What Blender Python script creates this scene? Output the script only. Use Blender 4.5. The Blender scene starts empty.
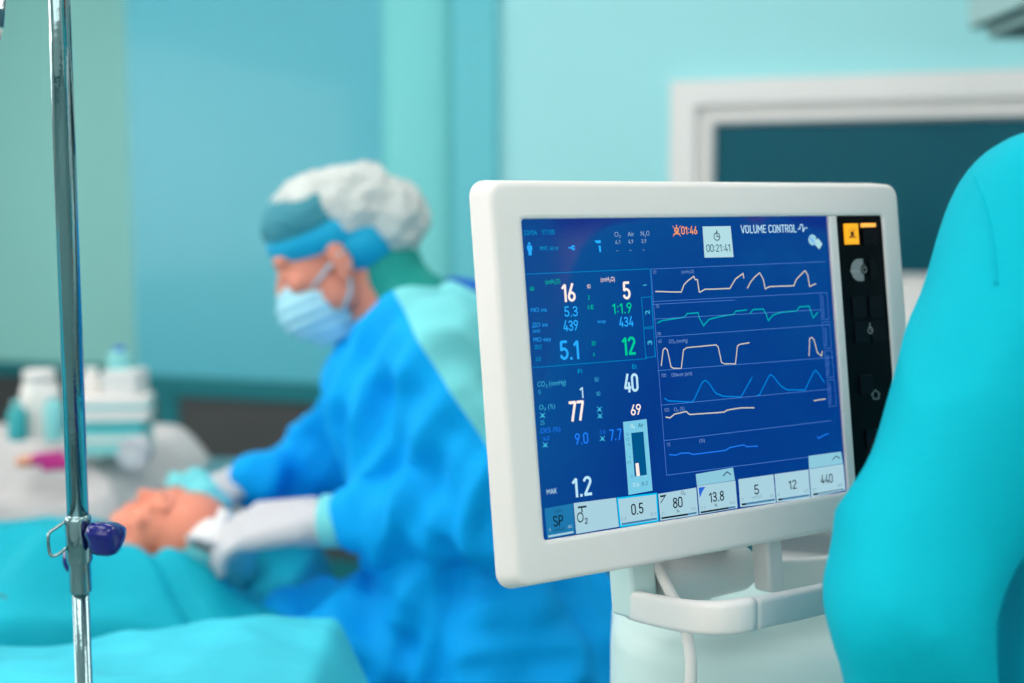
import bpy, bmesh, math, random
from mathutils import Vector, Matrix, noise, geometry
random.seed(4)
scene = bpy.context.scene
COL = scene.collection
PI = math.pi

# ------------------------------------------------------------------ camera
F = 1223.0
PITCH = math.atan(125 / F)
CAM = Vector((0, 0, 1.35))
CX = Vector((1, 0, 0))
CF = Vector((0, math.cos(PITCH), -math.sin(PITCH)))
CU = Vector((0, math.sin(PITCH), math.cos(PITCH)))
cd = bpy.data.cameras.new('camera')
cam = bpy.data.objects.new('camera', cd)
COL.objects.link(cam)
cam.location = CAM
cam.rotation_euler = (PI / 2 - PITCH, 0, 0)
cd.sensor_width = 36
cd.lens = F / 1024 * 36
cd.clip_start = 0.05
cd.dof.use_dof = True
cd.dof.focus_distance = 1.045
cd.dof.aperture_fstop = (cd.lens / 1000) / 0.0185
scene.camera = cam


def P(x, y, z):
    """point seen at (x, y) of the picture, z metres ahead of the camera"""
    return CAM + CX * ((x - 512) / F * z) + CU * ((341.5 - y) / F * z) + CF * z


def onz(x, y, h):
    """point seen at (x, y) that lies at height h"""
    d = CX * ((x - 512) / F) + CU * ((341.5 - y) / F) + CF
    return CAM + d * ((h - CAM.z) / d.z)


# ------------------------------------------------------------------ colour and materials
def lin(c):
    r = []
    for v in c[:3]:
        v = v / 255
        r.append(v / 12.92 if v <= .04045 else ((v + .055) / 1.055) ** 2.4)
    return (*r, 1)


MATS = {}


def mat(name, c, rough=.5, metal=0, bump=0, bscale=40, coat=0, spec=.5, emit=None, es=1, trans=0, ior=1.45,
        vary=0, vscale=3, sheen=0, sss=0):
    if name in MATS:
        return MATS[name]
    m = bpy.data.materials.new(name)
    m.use_nodes = True
    nt = m.node_tree
    b = nt.nodes['Principled BSDF']
    b.inputs['Base Color'].default_value = lin(c)
    b.inputs['Roughness'].default_value = rough
    b.inputs['Metallic'].default_value = metal
    b.inputs['Coat Weight'].default_value = coat
    b.inputs['Specular IOR Level'].default_value = spec
    b.inputs['Transmission Weight'].default_value = trans
    b.inputs['IOR'].default_value = ior
    b.inputs['Sheen Weight'].default_value = sheen
    b.inputs['Subsurface Weight'].default_value = sss
    if sss:
        b.inputs['Subsurface Radius'].default_value = (.6, .25, .15)
        b.inputs['Subsurface Scale'].default_value = .01
    if emit:
        b.inputs['Emission Color'].default_value = lin(emit)
        b.inputs['Emission Strength'].default_value = es
    tc = nt.nodes.new('ShaderNodeTexCoord')
    if bump:
        n = nt.nodes.new('ShaderNodeTexNoise')
        n.inputs['Scale'].default_value = bscale
        n.inputs['Detail'].default_value = 5
        bp = nt.nodes.new('ShaderNodeBump')
        bp.inputs['Strength'].default_value = bump
        bp.inputs['Distance'].default_value = .01
        nt.links.new(tc.outputs['Object'], n.inputs['Vector'])
        nt.links.new(n.outputs['Fac'], bp.inputs['Height'])
        nt.links.new(bp.outputs['Normal'], b.inputs['Normal'])
    if vary:
        n = nt.nodes.new('ShaderNodeTexNoise')
        n.inputs['Scale'].default_value = vscale
        n.inputs['Detail'].default_value = 3
        hs = nt.nodes.new('ShaderNodeMix')
        hs.data_type = 'RGBA'
        hs.inputs['A'].default_value = lin([v * (1 - vary) for v in c])
        hs.inputs['B'].default_value = lin([min(255, v * (1 + vary)) for v in c])
        nt.links.new(tc.outputs['Object'], n.inputs['Vector'])
        nt.links.new(n.outputs['Fac'], hs.inputs['Factor'])
        nt.links.new(hs.outputs['Result'], b.inputs['Base Color'])
    MATS[name] = m
    return m


def glow(c, s=1):
    """a lit pixel colour of the screen"""
    return mat('lit_%02x%02x%02x' % tuple(int(v) for v in c), (0, 0, 0), .25, emit=c, es=s, spec=.3)


white_pl = mat('white_plastic', (238, 232, 228), .42, bump=.04, bscale=900)
mint_pl = mat('pale_mint_plastic', (206, 229, 226), .42, bump=.03, bscale=700)
grey_pl = mat('grey_plastic', (224, 222, 220), .45)
black_gl = mat('black_gloss', (4, 4, 9), .3, spec=.15)
black_key = mat('black_key', (9, 9, 18), .3, spec=.2)
chrome = mat('chrome', (150, 176, 180), .09, metal=1, bump=.05, bscale=60)
blue_knob = mat('blue_plastic', (2, 8, 118), .2, coat=.6)
skin = mat('skin', (222, 140, 118), .5, vary=.05, vscale=14, sss=.15)
skin_p = mat('skin_patient', (240, 146, 118), .45, vary=.06, vscale=14, sss=.15)
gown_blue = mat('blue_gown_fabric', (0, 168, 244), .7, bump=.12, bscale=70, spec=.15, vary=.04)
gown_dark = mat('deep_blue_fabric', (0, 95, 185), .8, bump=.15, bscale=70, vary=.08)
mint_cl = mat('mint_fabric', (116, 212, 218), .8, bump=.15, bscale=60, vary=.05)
turq = mat('turquoise_fabric', (0, 186, 206), .75, bump=.1, bscale=80, vary=.03, spec=.15)
drape_m = mat('turquoise_drape', (10, 172, 192), .7, spec=.2, bump=.25, bscale=25, vary=.08, vscale=5)
drape_n = mat('aqua_drape', (66, 194, 214), .7, spec=.2, bump=.25, bscale=25, vary=.16, vscale=6)
grey_cl = mat('grey_fabric', (196, 192, 192), .8, bump=.25, bscale=18, vary=.1, vscale=8)
glove_m = mat('white_latex', (206, 203, 208), .45, bump=.15, bscale=60)
net_m = mat('cap_net', (205, 210, 208), .7, bump=.6, bscale=90, vary=.12, vscale=30)
cap_blue = mat('cap_blue', (0, 170, 215), .7, bump=.2, bscale=60)
cap_teal = mat('cap_teal', (56, 140, 158), .7, bump=.2, bscale=60)
mask_m = mat('mask_pale_blue', (168, 222, 240), .75, bump=.15, bscale=60)
hair_m = mat('dark_hair', (40, 30, 28), .6)
eye_w = mat('eye_white', (225, 222, 218), .3)
eye_d = mat('eye_dark', (30, 22, 20), .2)
steel = mat('steel', (170, 178, 180), .3, metal=1)


# ------------------------------------------------------------------ mesh accumulator
class MB:
    def __init__(self):
        self.v, self.f, self.mi, self.mats, self.sm = [], [], [], [], []

    def m(self, mt):
        if mt not in self.mats:
            self.mats.append(mt)
        return self.mats.index(mt)

    def add(self, verts, faces, mt, smooth=False, M=None):
        o = len(self.v)
        self.v += [(M @ Vector(p)) if M else Vector(p) for p in verts]
        i = self.m(mt)
        for f in faces:
            self.f.append([o + k for k in f])
            self.mi.append(i)
            self.sm.append(smooth)
        return self

    def box(self, a, b, mt, M=None):
        (x0, y0, z0), (x1, y1, z1) = a, b
        vs = [(x, y, z) for z in (z0, z1) for y in (y0, y1) for x in (x0, x1)]
        fs = [(0, 2, 3, 1), (4, 5, 7, 6), (0, 1, 5, 4), (2, 6, 7, 3), (0, 4, 6, 2), (1, 3, 7, 5)]
        return self.add(vs, fs, mt, False, M)

    def tube(self, pts, r, mt, n=16, cap=True, M=None):
        pts = [Vector(p) for p in pts]
        rr = r if isinstance(r, (list, tuple)) else [r] * len(pts)
        vs, fs = [], []
        up = None
        for i, p in enumerate(pts):
            t = (pts[min(i + 1, len(pts) - 1)] - pts[max(i - 1, 0)]).normalized()
            if up is None:
                up = t.orthogonal().normalized()
            up = (up - t * up.dot(t)).normalized()
            s = t.cross(up)
            for k in range(n):
                a = 2 * PI * k / n
                vs.append(p + (up * math.cos(a) + s * math.sin(a)) * rr[i])
        for i in range(len(pts) - 1):
            for k in range(n):
                fs.append((i * n + k, i * n + (k + 1) % n, (i + 1) * n + (k + 1) % n, (i + 1) * n + k))
        self.add(vs, fs, mt, True, M)
        if cap:
            self.add(vs[:n], [tuple(range(n))[::-1]], mt, False, M)
            self.add(vs[-n:], [tuple(range(n))], mt, False, M)
        return self

    def lathe(self, prof, mt, n=32, M=None):
        """prof: (radius, height) about local z"""
        vs = [(r * math.cos(2 * PI * k / n), r * math.sin(2 * PI * k / n), h) for r, h in prof for k in range(n)]
        fs = [(i * n + k, i * n + (k + 1) % n, (i + 1) * n + (k + 1) % n, (i + 1) * n + k)
              for i in range(len(prof) - 1) for k in range(n)]
        return self.add(vs, fs, mt, True, M)

    def ell(self, c, r, mt, M=None, n=20):
        vs, fs = [], []
        for i in range(n + 1):
            th = PI * i / n
            for k in range(2 * n):
                a = PI * k / n
                vs.append((c[0] + r[0] * math.sin(th) * math.cos(a), c[1] + r[1] * math.sin(th) * math.sin(a),
                           c[2] + r[2] * math.cos(th)))
        w = 2 * n
        for i in range(n):
            for k in range(w):
                fs.append((i * w + k, (i + 1) * w + k, (i + 1) * w + (k + 1) % w, i * w + (k + 1) % w))
        return self.add(vs, fs, mt, True, M)

    def build(self, name, parent=None, bevel=0, seg=3, M=None, sub=0):
        me = bpy.data.meshes.new(name)
        me.from_pydata([tuple(v) for v in self.v], [], self.f)
        for mt in self.mats:
            me.materials.append(mt)
        me.polygons.foreach_set('material_index', self.mi)
        me.polygons.foreach_set('use_smooth', self.sm)
        bm = bmesh.new()
        bm.from_mesh(me)
        bmesh.ops.remove_doubles(bm, verts=bm.verts, dist=1e-6)
        bmesh.ops.recalc_face_normals(bm, faces=bm.faces)
        bm.to_mesh(me)
        bm.free()
        return link(name, me, parent, bevel, seg, M, sub)


def link(name, me, parent=None, bevel=0, seg=3, M=None, sub=0):
    o = bpy.data.objects.new(name, me)
    COL.objects.link(o)
    if M:
        o.matrix_world = M
    if parent:
        o.parent = parent
        o.matrix_parent_inverse = Matrix()
    if bevel:
        md = o.modifiers.new('bevel', 'BEVEL')
        md.width = bevel
        md.segments = seg
        md.limit_method = 'ANGLE'
        md.angle_limit = math.radians(40)
        for p in me.polygons:
            p.use_smooth = True
        w = o.modifiers.new('wn', 'WEIGHTED_NORMAL')
        w.keep_sharp = True
    if sub:
        md = o.modifiers.new('sub', 'SUBSURF')
        md.levels = md.render_levels = sub
    return o


def tag(o, label, cat, group=None, kind=None):
    o['label'] = label
    o['category'] = cat
    if group:
        o['group'] = group
    if kind:
        o['kind'] = kind
    return o


def thing(name, label, cat, loc, M=None, group=None):
    """an Empty at the thing's base; parts are given in its local frame"""
    o = bpy.data.objects.new(name, None)
    COL.objects.link(o)
    o.empty_display_size = .05
    if M:
        o.matrix_world = M
    else:
        o.location = loc
    return tag(o, label, cat, group)


def struct(o):
    o['kind'] = 'structure'
    return o


# ------------------------------------------------------------------ the room (turned 18 degrees to the camera)
YAW = math.radians(18)
E1 = Vector((math.cos(YAW), -math.sin(YAW), 0))
E2 = Vector((math.sin(YAW), math.cos(YAW), 0))
RM = Matrix((E1, E2, Vector((0, 0, 1)))).transposed().to_4x4()
TB = 4.0                      # back wall
TL = 4.45                     # recess of its left bay
H = 2.9


def wall(x, y, t=TB):
    d = CX * ((x - 512) / F) + CU * ((341.5 - y) / F) + CF
    k = t / d.dot(E2)
    p = CAM + d * k
    return p.dot(E1), p.z


s131, s385, s452, s500 = (wall(x, 200)[0] for x in (131, 385, 455, 500))
h_rail = wall(225, 378)[1]
h_low = wall(225, 398)[1]
h_rail_l = wall(30, 362, TL)[1]
paint_r = mat('aqua_paint', (168, 234, 239), .55, bump=.04, bscale=120)
paint_p = mat('blue_teal_panel', (92, 190, 208), .35, bump=.02, bscale=20, coat=.15)
paint_l = mat('grey_teal_panel', (160, 226, 220), .45, bump=.03, bscale=60)
paint_c = mat('green_teal_paint', (126, 220, 222), .5, bump=.04, bscale=90)
rail_m = mat('dark_teal_rail', (0, 118, 128), .5)
dark_p = mat('charcoal_panel', (74, 74, 76), .45)
floor_m = mat('vinyl_floor', (110, 140, 140), .3, vary=.1, vscale=2)
ceil_m = mat('ceiling_paint', (222, 228, 228), .8, bump=.05, bscale=50)

SL, SR, TK = -4.6, 2.7, -2.7
struct(MB().box((SL - .1, TK - .1, -.1), (SR + .1, TL + .3, 0), floor_m).build('floor', M=RM))
struct(MB().box((SL - .1, TK - .1, H), (SR + .1, TL + .3, H + .1), ceil_m).build('ceiling', M=RM))
# back wall: one solid with its left bay set back and a shallow column
b = MB()
b.box((SL, TL, 0), (s131, TL + .15, H), paint_l)
b.box((s131, TB, 0), (s385 + .01, TL + .15, H), paint_p)
b.box((s385, TB, 0), (SR, TL + .15, H), paint_r)
struct(b.build('wall_back', M=RM))
cb = MB()
n = 24
cw = s452 - s385
vs, fs = [], []
for k in range(n + 1):
    a = PI * k / n
    vs += [(s385 + cw / 2 - cw / 2 * math.cos(a), TB - .07 * math.sin(a) ** .7, 0),
           (s385 + cw / 2 - cw / 2 * math.cos(a), TB - .07 * math.sin(a) ** .7, H)]
for k in range(n):
    fs.append((2 * k, 2 * k + 2, 2 * k + 3, 2 * k + 1))
cb.add(vs, fs, paint_c, True)
cb.box((s385 + .01, TB - .002, 0), (s452 - .01, TB, H), paint_c)
struct(cb.build('trim_1', M=RM))
paint_s = mat('sea_blue_paint', (104, 203, 216), .5)
struct(MB().box((s452, TB - .03, 0), (s500, TB, H), paint_s).build('trim_2', bevel=.01, M=RM))
struct(MB().box((SL, TB - .02 - 0, 0), (SL + .001, TL, 0.001), paint_l).build('trim_3', M=RM)) if False else None
# rails, posts and charcoal lower panels
b = MB()
b.box((s131 - .0, TB - .035, h_low), (s385, TB, h_rail), rail_m)
b.box((SL, TL - .035, h_rail_l - .06), (s131, TL, h_rail_l), rail_m)
for x0, x1 in ((161, 183),):
    b.box((wall(x0, 430)[0], TB - .03, 0), (wall(x1, 430)[0], TB, h_low), rail_m)
x0, x1 = wall(746, 560)[0], wall(772, 560)[0]
b.box((x0, TB - .03, 0), (x1, TB, h_low), rail_m)
b.box((s500, TB - .035, h_low), (SR, TB, h_rail), rail_m)
struct(b.build('trim_3', bevel=.006, M=RM))
b = MB()
b.box((s131, TB - .02, .1), (s385, TB, h_low), dark_p)
b.box((s131 - .015, TB - .02, .1), (s131, TL, h_low), dark_p)
b.box((SL, TL - .02, .1), (s131, TL, h_rail_l - .06), dark_p)
b.box((s500, TB - .02, .1), (SR, TB, h_low), dark_p)
struct(b.build('trim_4', M=RM))
struct(MB().box((SL, TL - .04, 0), (s131, TL - .02, .1), rail_m).box((s131, TB - .04, 0), (SR, TB - .02, .1), rail_m)
       .build('baseboard_back', M=RM))
side_m = mat('side_wall_paint', (214, 224, 222), .6)
side_b = mat('teal_reflect', (30, 196, 206), .6)  # for the added teal panel that mirrors in the screen
struct(MB().box((SL - .12, TK, 0), (SL, TL + .2, H), side_m).build('wall_left', M=RM))
struct(MB().box((SR, TK, 0), (SR + .12, TL + .2, H), side_m).build('wall_right', M=RM))
struct(MB().box((SL, TK - .12, 0), (SR, TK, H), side_m).build('wall_front', M=RM))
struct(MB().box((SL, TK, 0), (SR, TK + .02, .1), rail_m).build('baseboard_front', M=RM))

# window with its thick white frame
win_w = mat('window_white', (244, 240, 238), .4)
glass = mat('dark_window_glass', (4, 84, 100), .3, spec=.15, vary=.25, vscale=1.5)
wx0, wy1 = wall(674, 84)
_, wy1 = wall(850, 77)
gx0 = wall(716, 150)[0]
gy1 = wall(850, 125)[1]
gy0 = wall(920, 262)[1]
wy0 = wall(920, 318)[1]
wx1 = wx0 + 1.75
gx1 = wx1 - (gx0 - wx0)
wb = MB()
D0 = TB - .06


def ring(b, o, i, t0, t1, mt):
    """rectangular ring sloping from outer o at t0 to inner i at t1"""
    (a, c, d, e), (f, g, h, k) = o, i
    vs = [(a, t0, d), (c, t0, d), (c, t0, e), (a, t0, e), (f, t1, h), (g, t1, h), (g, t1, k), (f, t1, k)]
    b.add(vs, [(0, 1, 5, 4), (1, 2, 6, 5), (2, 3, 7, 6), (3, 0, 4, 7)], mt)


m1 = (gx0 - wx0)
oo = (wx0, wx1, wy0, wy1)


def inset(r, k):
    return (r[0] + k, r[1] - k, r[2] + k, r[3] - k)


ring(wb, oo, oo, TB, D0, win_w)
ring(wb, oo, inset(oo, m1 * .55), D0, D0, win_w)
ring(wb, inset(oo, m1 * .55), inset(oo, m1 * .66), D0, D0 + .04, win_w)
ring(wb, inset(oo, m1 * .66), inset(oo, m1 * .92), D0 + .04, D0 + .02, win_w)
ring(wb, inset(oo, m1 * .92), inset(oo, m1 * 1.0), D0 + .02, D0 + .05, win_w)
wo = struct(wb.build('window_1', M=RM))
MB().box((gx0 - .02, D0 + .045, wy0 + m1 - .02), (gx1 + .02, D0 + .055, wy1 - m1 + .02), glass).build('pane', wo)
MB().box((gx0 + .42, D0 + .02, wy0 + m1), (gx0 + .47, D0 + .05, wy1 - m1), mat('frame_shade', (60, 90, 92), .4)).build('mullion', wo, bevel=.004) if False else None
MB().box((wx0 - .03, D0 - .05, wy0 - .05), (wx1 + .03, TB, wy0), win_w).build('window_sill', wo, bevel=.01)

# ------------------------------------------------------------------ lights
lm = mat('lamp_diffuser', (255, 255, 255), .5, emit=(255, 250, 247), es=3.1)
spots = [(-3.0, 2.6), (-1.0, 2.6), (1.0, 2.6), (-3.0, .4), (-1.0, .4), (1.2, .4), (-1.0, -1.7), (1.2, -1.7)]
names = ['over the white trolley', 'over the seated surgeon', 'before the window', 'beside the left wall',
         'over the infusion pole', 'over the turquoise gowned person', 'behind the viewer to the left',
         'behind the viewer to the right']
for (s, t), nm in zip(spots, names):
    p = E1 * s + E2 * t
    M = Matrix.Translation((p.x, p.y, H)) @ RM
    o = thing('ceiling_light', 'square recessed ceiling light panel ' + nm, 'ceiling light', None, M, 'ceiling light panels')
    fr = MB()
    q = .6
    for a, c in (((-q - .03, -q - .03, -.02), (q + .03, -q, 0)), ((-q - .03, q, -.02), (q + .03, q + .03, 0)),
                 ((-q - .03, -q, -.02), (-q, q, 0)), ((q, -q, -.02), (q + .03, q, 0))):
        fr.box(a, c, win_w)
    fr.build('frame', o)
    MB().box((-q, -q, -.012), (q, q, -.003), lm).build('diffuser', o)

# unseen lamp added above the table as key light on surgeon, patient and drapes
lp = Vector((-1.05, 1.55, 2.3))
ol = thing('added_key_lamp', 'unseen round white lamp added as key light over the patient', 'lamp', lp)
ln = MB()
ln.lathe([(0.0, .09), (.12, .09), (.26, .05), (.3, .0), (.3, -.02), (.28, -.02)], win_w, 40)
ln.build('lamp_head', ol)
MB().lathe([(0, -.015), (.28, -.015), (.28, -.01), (0, -.01)], mat('key_lamp_glow', (255, 255, 255), .4, emit=(255, 252, 246), es=7), 40).build('lens', ol)
MB().tube([(0, 0, .08), (0, 0, .3), (.25, .1, .34), (.5, .2, .36), (.5, .2, H - lp.z)], .025, win_w).build('arm', ol)
ol.rotation_euler = (math.radians(14), math.radians(-12), 0) if False else (0, 0, 0)

# unseen glowing panes added on the left wall as fill from that side
dl = mat('fill_pane_glow', (255, 255, 255), .3, emit=(255, 250, 246), es=3.2)
dl2 = mat('fill_pane_glow_dim', (255, 255, 255), .3, emit=(255, 249, 245), es=1.7)
w2 = struct(MB().box((SL, -1.6, .9), (SL + .05, 2.2, 2.5), win_w).build('added_fill_left', bevel=.01, M=RM))
MB().box((SL + .05, -1.5, 1.0), (SL + .06, .27, 2.4), dl).build('pane', w2)
MB().box((SL + .05, .33, 1.0), (SL + .06, 2.1, 2.4), dl).build('pane', w2)

w3 = struct(MB().box((-2.4, TK, .85), (2.2, TK + .05, 2.5), win_w).build('added_fill_rear', bevel=.01, M=RM))  # unseen glowing panes added behind the viewer to light front faces
MB().box((-2.3, TK + .05, .95), (-.15, TK + .06, 2.4), dl2).build('pane', w3)
MB().box((-.05, TK + .05, .95), (2.1, TK + .06, 2.4), dl2).build('pane', w3)
# unseen navy, plum and teal panels added to colour the screen's reflections
plum = mat('plum_reflect', (70, 34, 78), .45)
d1 = struct(MB().box((SR - .05, .66, 0), (SR, 1.45, 1.95), mat('navy_reflect', (14, 24, 80), .5)).build('reflect_panel_navy', bevel=.01, M=RM))
MB().tube([(SR - .1, .5, .95), (SR - .1, .5, 1.15)], .01, steel, 12).build('panel_handle', d1)
struct(MB().box((SR - .06, .45, 1.97), (SR, 1.6, 2.6), plum).build('reflect_panel_plum', bevel=.01, M=RM))
struct(MB().box((SR - .03, -.6, 0), (SR, .44, 2.6), side_b).build('reflect_panel_teal', M=RM))
w = bpy.data.worlds.new('world')
scene.world = w
w.use_nodes = True
w.node_tree.nodes['Background'].inputs[0].default_value = (.6, .8, .85, 1)
w.node_tree.nodes['Background'].inputs[1].default_value = .15

# ------------------------------------------------------------------ ventilator monitor
A = Vector((.86956724, -.05800183, .49039637))
B = Vector((.07025001, .99750767, -.00658619))
T = Vector((.00903084, -.09881058, .98723421))


def c2w(v):
    return CX * v[0] - CU * v[1] + CF * v[2]


aw = c2w(A).normalized()
bw = c2w(B)
bw = (bw - aw * aw.dot(bw)).normalized()
nw = aw.cross(-bw)
TW = CAM + c2w(T)
MM = Matrix((aw, -bw, nw)).transposed().to_4x4()
MM.translation = TW
SW, SH = .33, .2596


def S(x, y, dz=0):
    """place on the screen plane (metres right / up of its top left corner) of what the picture shows at (x, y)"""
    d = CX * ((x - 512) / F) + CU * ((341.5 - y) / F) + CF
    k = (TW - CAM).dot(nw) / d.dot(nw)
    p = CAM + d * k - TW
    return Vector((p.dot(aw), p.dot(-bw), dz))


mon = thing('ventilator_monitor', 'white ventilator monitor with blue waveform screen on its swivel mount', 'monitor', None, MM)
# housing: a front frame with cut-outs, rounded outline, chamfered edge, shallow rear body
UO0, UO1, VO0, VO1 = -.0346, .4290, .0350, -.2985


def rrect(x0, x1, y0, y1, r, n=6):
    out = []
    for cx, cy, a0 in ((x1 - r, y1 - r, 0), (x0 + r, y1 - r, PI / 2), (x0 + r, y0 + r, PI), (x1 - r, y0 + r, 1.5 * PI)):
        for k in range(n + 1):
            a = a0 + PI / 2 * k / n
            out.append((cx + r * math.cos(a), cy + r * math.sin(a)))
    return out


def loft(b, loops, mt, closed=False, smooth=True, capa=False, capb=False):
    n = len(loops[0])
    vs = [p for l in loops for p in l]
    fs = []
    for i in range(len(loops) - 1):
        for k in range(n):
            fs.append((i * n + k, i * n + (k + 1) % n, (i + 1) * n + (k + 1) % n, (i + 1) * n + k))
    if capa:
        fs.append(tuple(range(n)))
    if capb:
        fs.append(tuple((len(loops) - 1) * n + k for k in range(n))[::-1])
    b.add(vs, fs, mt, smooth)


def lp3(l, z):
    return [(x, y, z) for x, y in l]


hb = MB()
# visible rim: from the opening lip out to the edge then round the back
PX0, PX1 = .3415, .4005
open_l = rrect(-.0022, PX1, -SH, 0, .003)
loops = []
loops.append(lp3(open_l, -.003))
loops.append(lp3(open_l, .0012))
loops.append(lp3(rrect(-.0057, PX1 + .0035, -SH - .0035, .0035, .006), .0022))
loops.append(lp3(rrect(-.0060, PX1 + .0038, -SH - .0038, .0038, .006), .0022))
for k, (ins, z) in enumerate(((.0100, .0016), (.0085, .0014), (.0068, .0008), (.0055, -.0003), (.0046, -.0020), (.0040, -.0045), (.0006, -.021), (.0, -.023), (.0004, -.026), (.002, -.028),
                              (.005, -.029), (.03, -.040), (.05, -.062), (.056, -.066))):
    loops.append(lp3(rrect(UO0 + ins, UO1 - ins, VO1 + ins, VO0 - ins, max(.0135 - ins * .2, .006)), z))
loft(hb, loops, white_pl, capb=True)
hob = hb.build('housing', mon)
for md in (hob.modifiers.new('bev', 'BEVEL'),):
    md.width = .0012
    md.segments = 2
    md.angle_limit = math.radians(25)
MB().box((SW + .0012, -SH, -.003), (PX0 - .0005, 0, .0014), white_pl).build('divider', mon, bevel=.001)

# glowing screen
sm = bpy.data.materials.new('blue_screen')
sm.use_nodes = True
nt = sm.node_tree
bs = nt.nodes['Principled BSDF']
bs.inputs['Base Color'].default_value = (.004, .006, .012, 1)
bs.inputs['Roughness'].default_value = .07
bs.inputs['Specular IOR Level'].default_value = 1.0
bs.inputs['Emission Strength'].default_value = 1
bs.inputs['Emission Color'].default_value = lin((0, 42, 130))
sb = MB()
sb.box((-.0022, -SH, -.003), (SW, 0, -.001), sm)
scr = sb.build('screen', mon)
scr['label'] = 'glossy blue screen'
L1 = -.0006


class Ink(MB):
    def quad(self, pts, mt, z=L1):
        self.add([S(x, y, z) for x, y in pts], [(0, 1, 2, 3)], mt)
        return self

    def rect(self, x0, y0, x1, y1, mt, z=L1):
        a, c = S(x0, y0), S(x1, y1)
        self.add([(a.x, a.y, z), (c.x, a.y, z), (c.x, c.y, z), (a.x, c.y, z)], [(0, 1, 2, 3)], mt)
        return self

    def line(self, pts, w, mt, z=L1, closed=False):
        p = [S(x, y) for x, y in pts]
        if closed:
            p.append(p[0])
        w = w * .00092 / 2
        for a, c in zip(p, p[1:]):
            d = (c - a)
            if d.length < 1e-6:
                continue
            d.normalize()
            s = Vector((-d.y, d.x, 0)) * w
            e = d * w * .6
            self.add([(q.x, q.y, z) for q in (a - e - s, c + e - s, c + e + s, a - e + s)], [(0, 1, 2, 3)], mt)
        return self

    def disc(self, x, y, r, mt, z=L1, r0=0, a0=0, a1=2 * PI, n=24):
        c = S(x, y)
        k = .00092
        vs, fs = [], []
        for i in range(n + 1):
            a = a0 + (a1 - a0) * i / n
            vs += [(c.x + r0 * k * math.cos(a), c.y + r0 * k * math.sin(a), z),
                   (c.x + r * k * math.cos(a), c.y + r * k * math.sin(a), z)]
        for i in range(n):
            fs.append((2 * i, 2 * i + 1, 2 * i + 3, 2 * i + 2))
        self.add(vs, fs, mt)
        return self

    def text(self, s, x, y, w, h, mt, z=L1, bold=.02, rot=0):
        """s written from lower left corner (x, y), w wide and h tall as the picture shows it"""
        if all(ch in STROKES for ch in s) and not rot and h > 2.4:
            return self.din(s, x, y, w, h, mt, z, bold)
        vs, fs, bb = glyphs(s, bold)
        o = S(x, y)
        if rot:
            ww = abs(S(x, y - w).y - o.y)
            hh = S(x + h, y).x - o.x
        else:
            ww = S(x + w, y).x - o.x
            hh = S(x, y - h).y - o.y
        sx = ww / max(bb[1] - bb[0], 1e-6)
        ref = bb[3] - bb[2] if not rot else bb[3] - bb[2]
        sy = hh / (.729 if ref > .3 else max(ref, .3))
        out = []
        for a, c in vs:
            p, q = (a - bb[0]) * sx, c * sy
            out.append((o.x + p, o.y + q, z) if not rot else (o.x + q, o.y - p, z) if rot < 0 else (o.x - q + hh, o.y + p, z))
        self.add(out, fs, mt)
        return self


# narrow signage lettering drawn as strokes on a unit-high body
def _arc(cx, cy, rx, ry, a0, a1, n=7):
    return [(cx + rx * math.cos(math.radians(a0 + (a1 - a0) * k / n)), cy + ry * math.sin(math.radians(a0 + (a1 - a0) * k / n))) for k in range(n + 1)]


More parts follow.
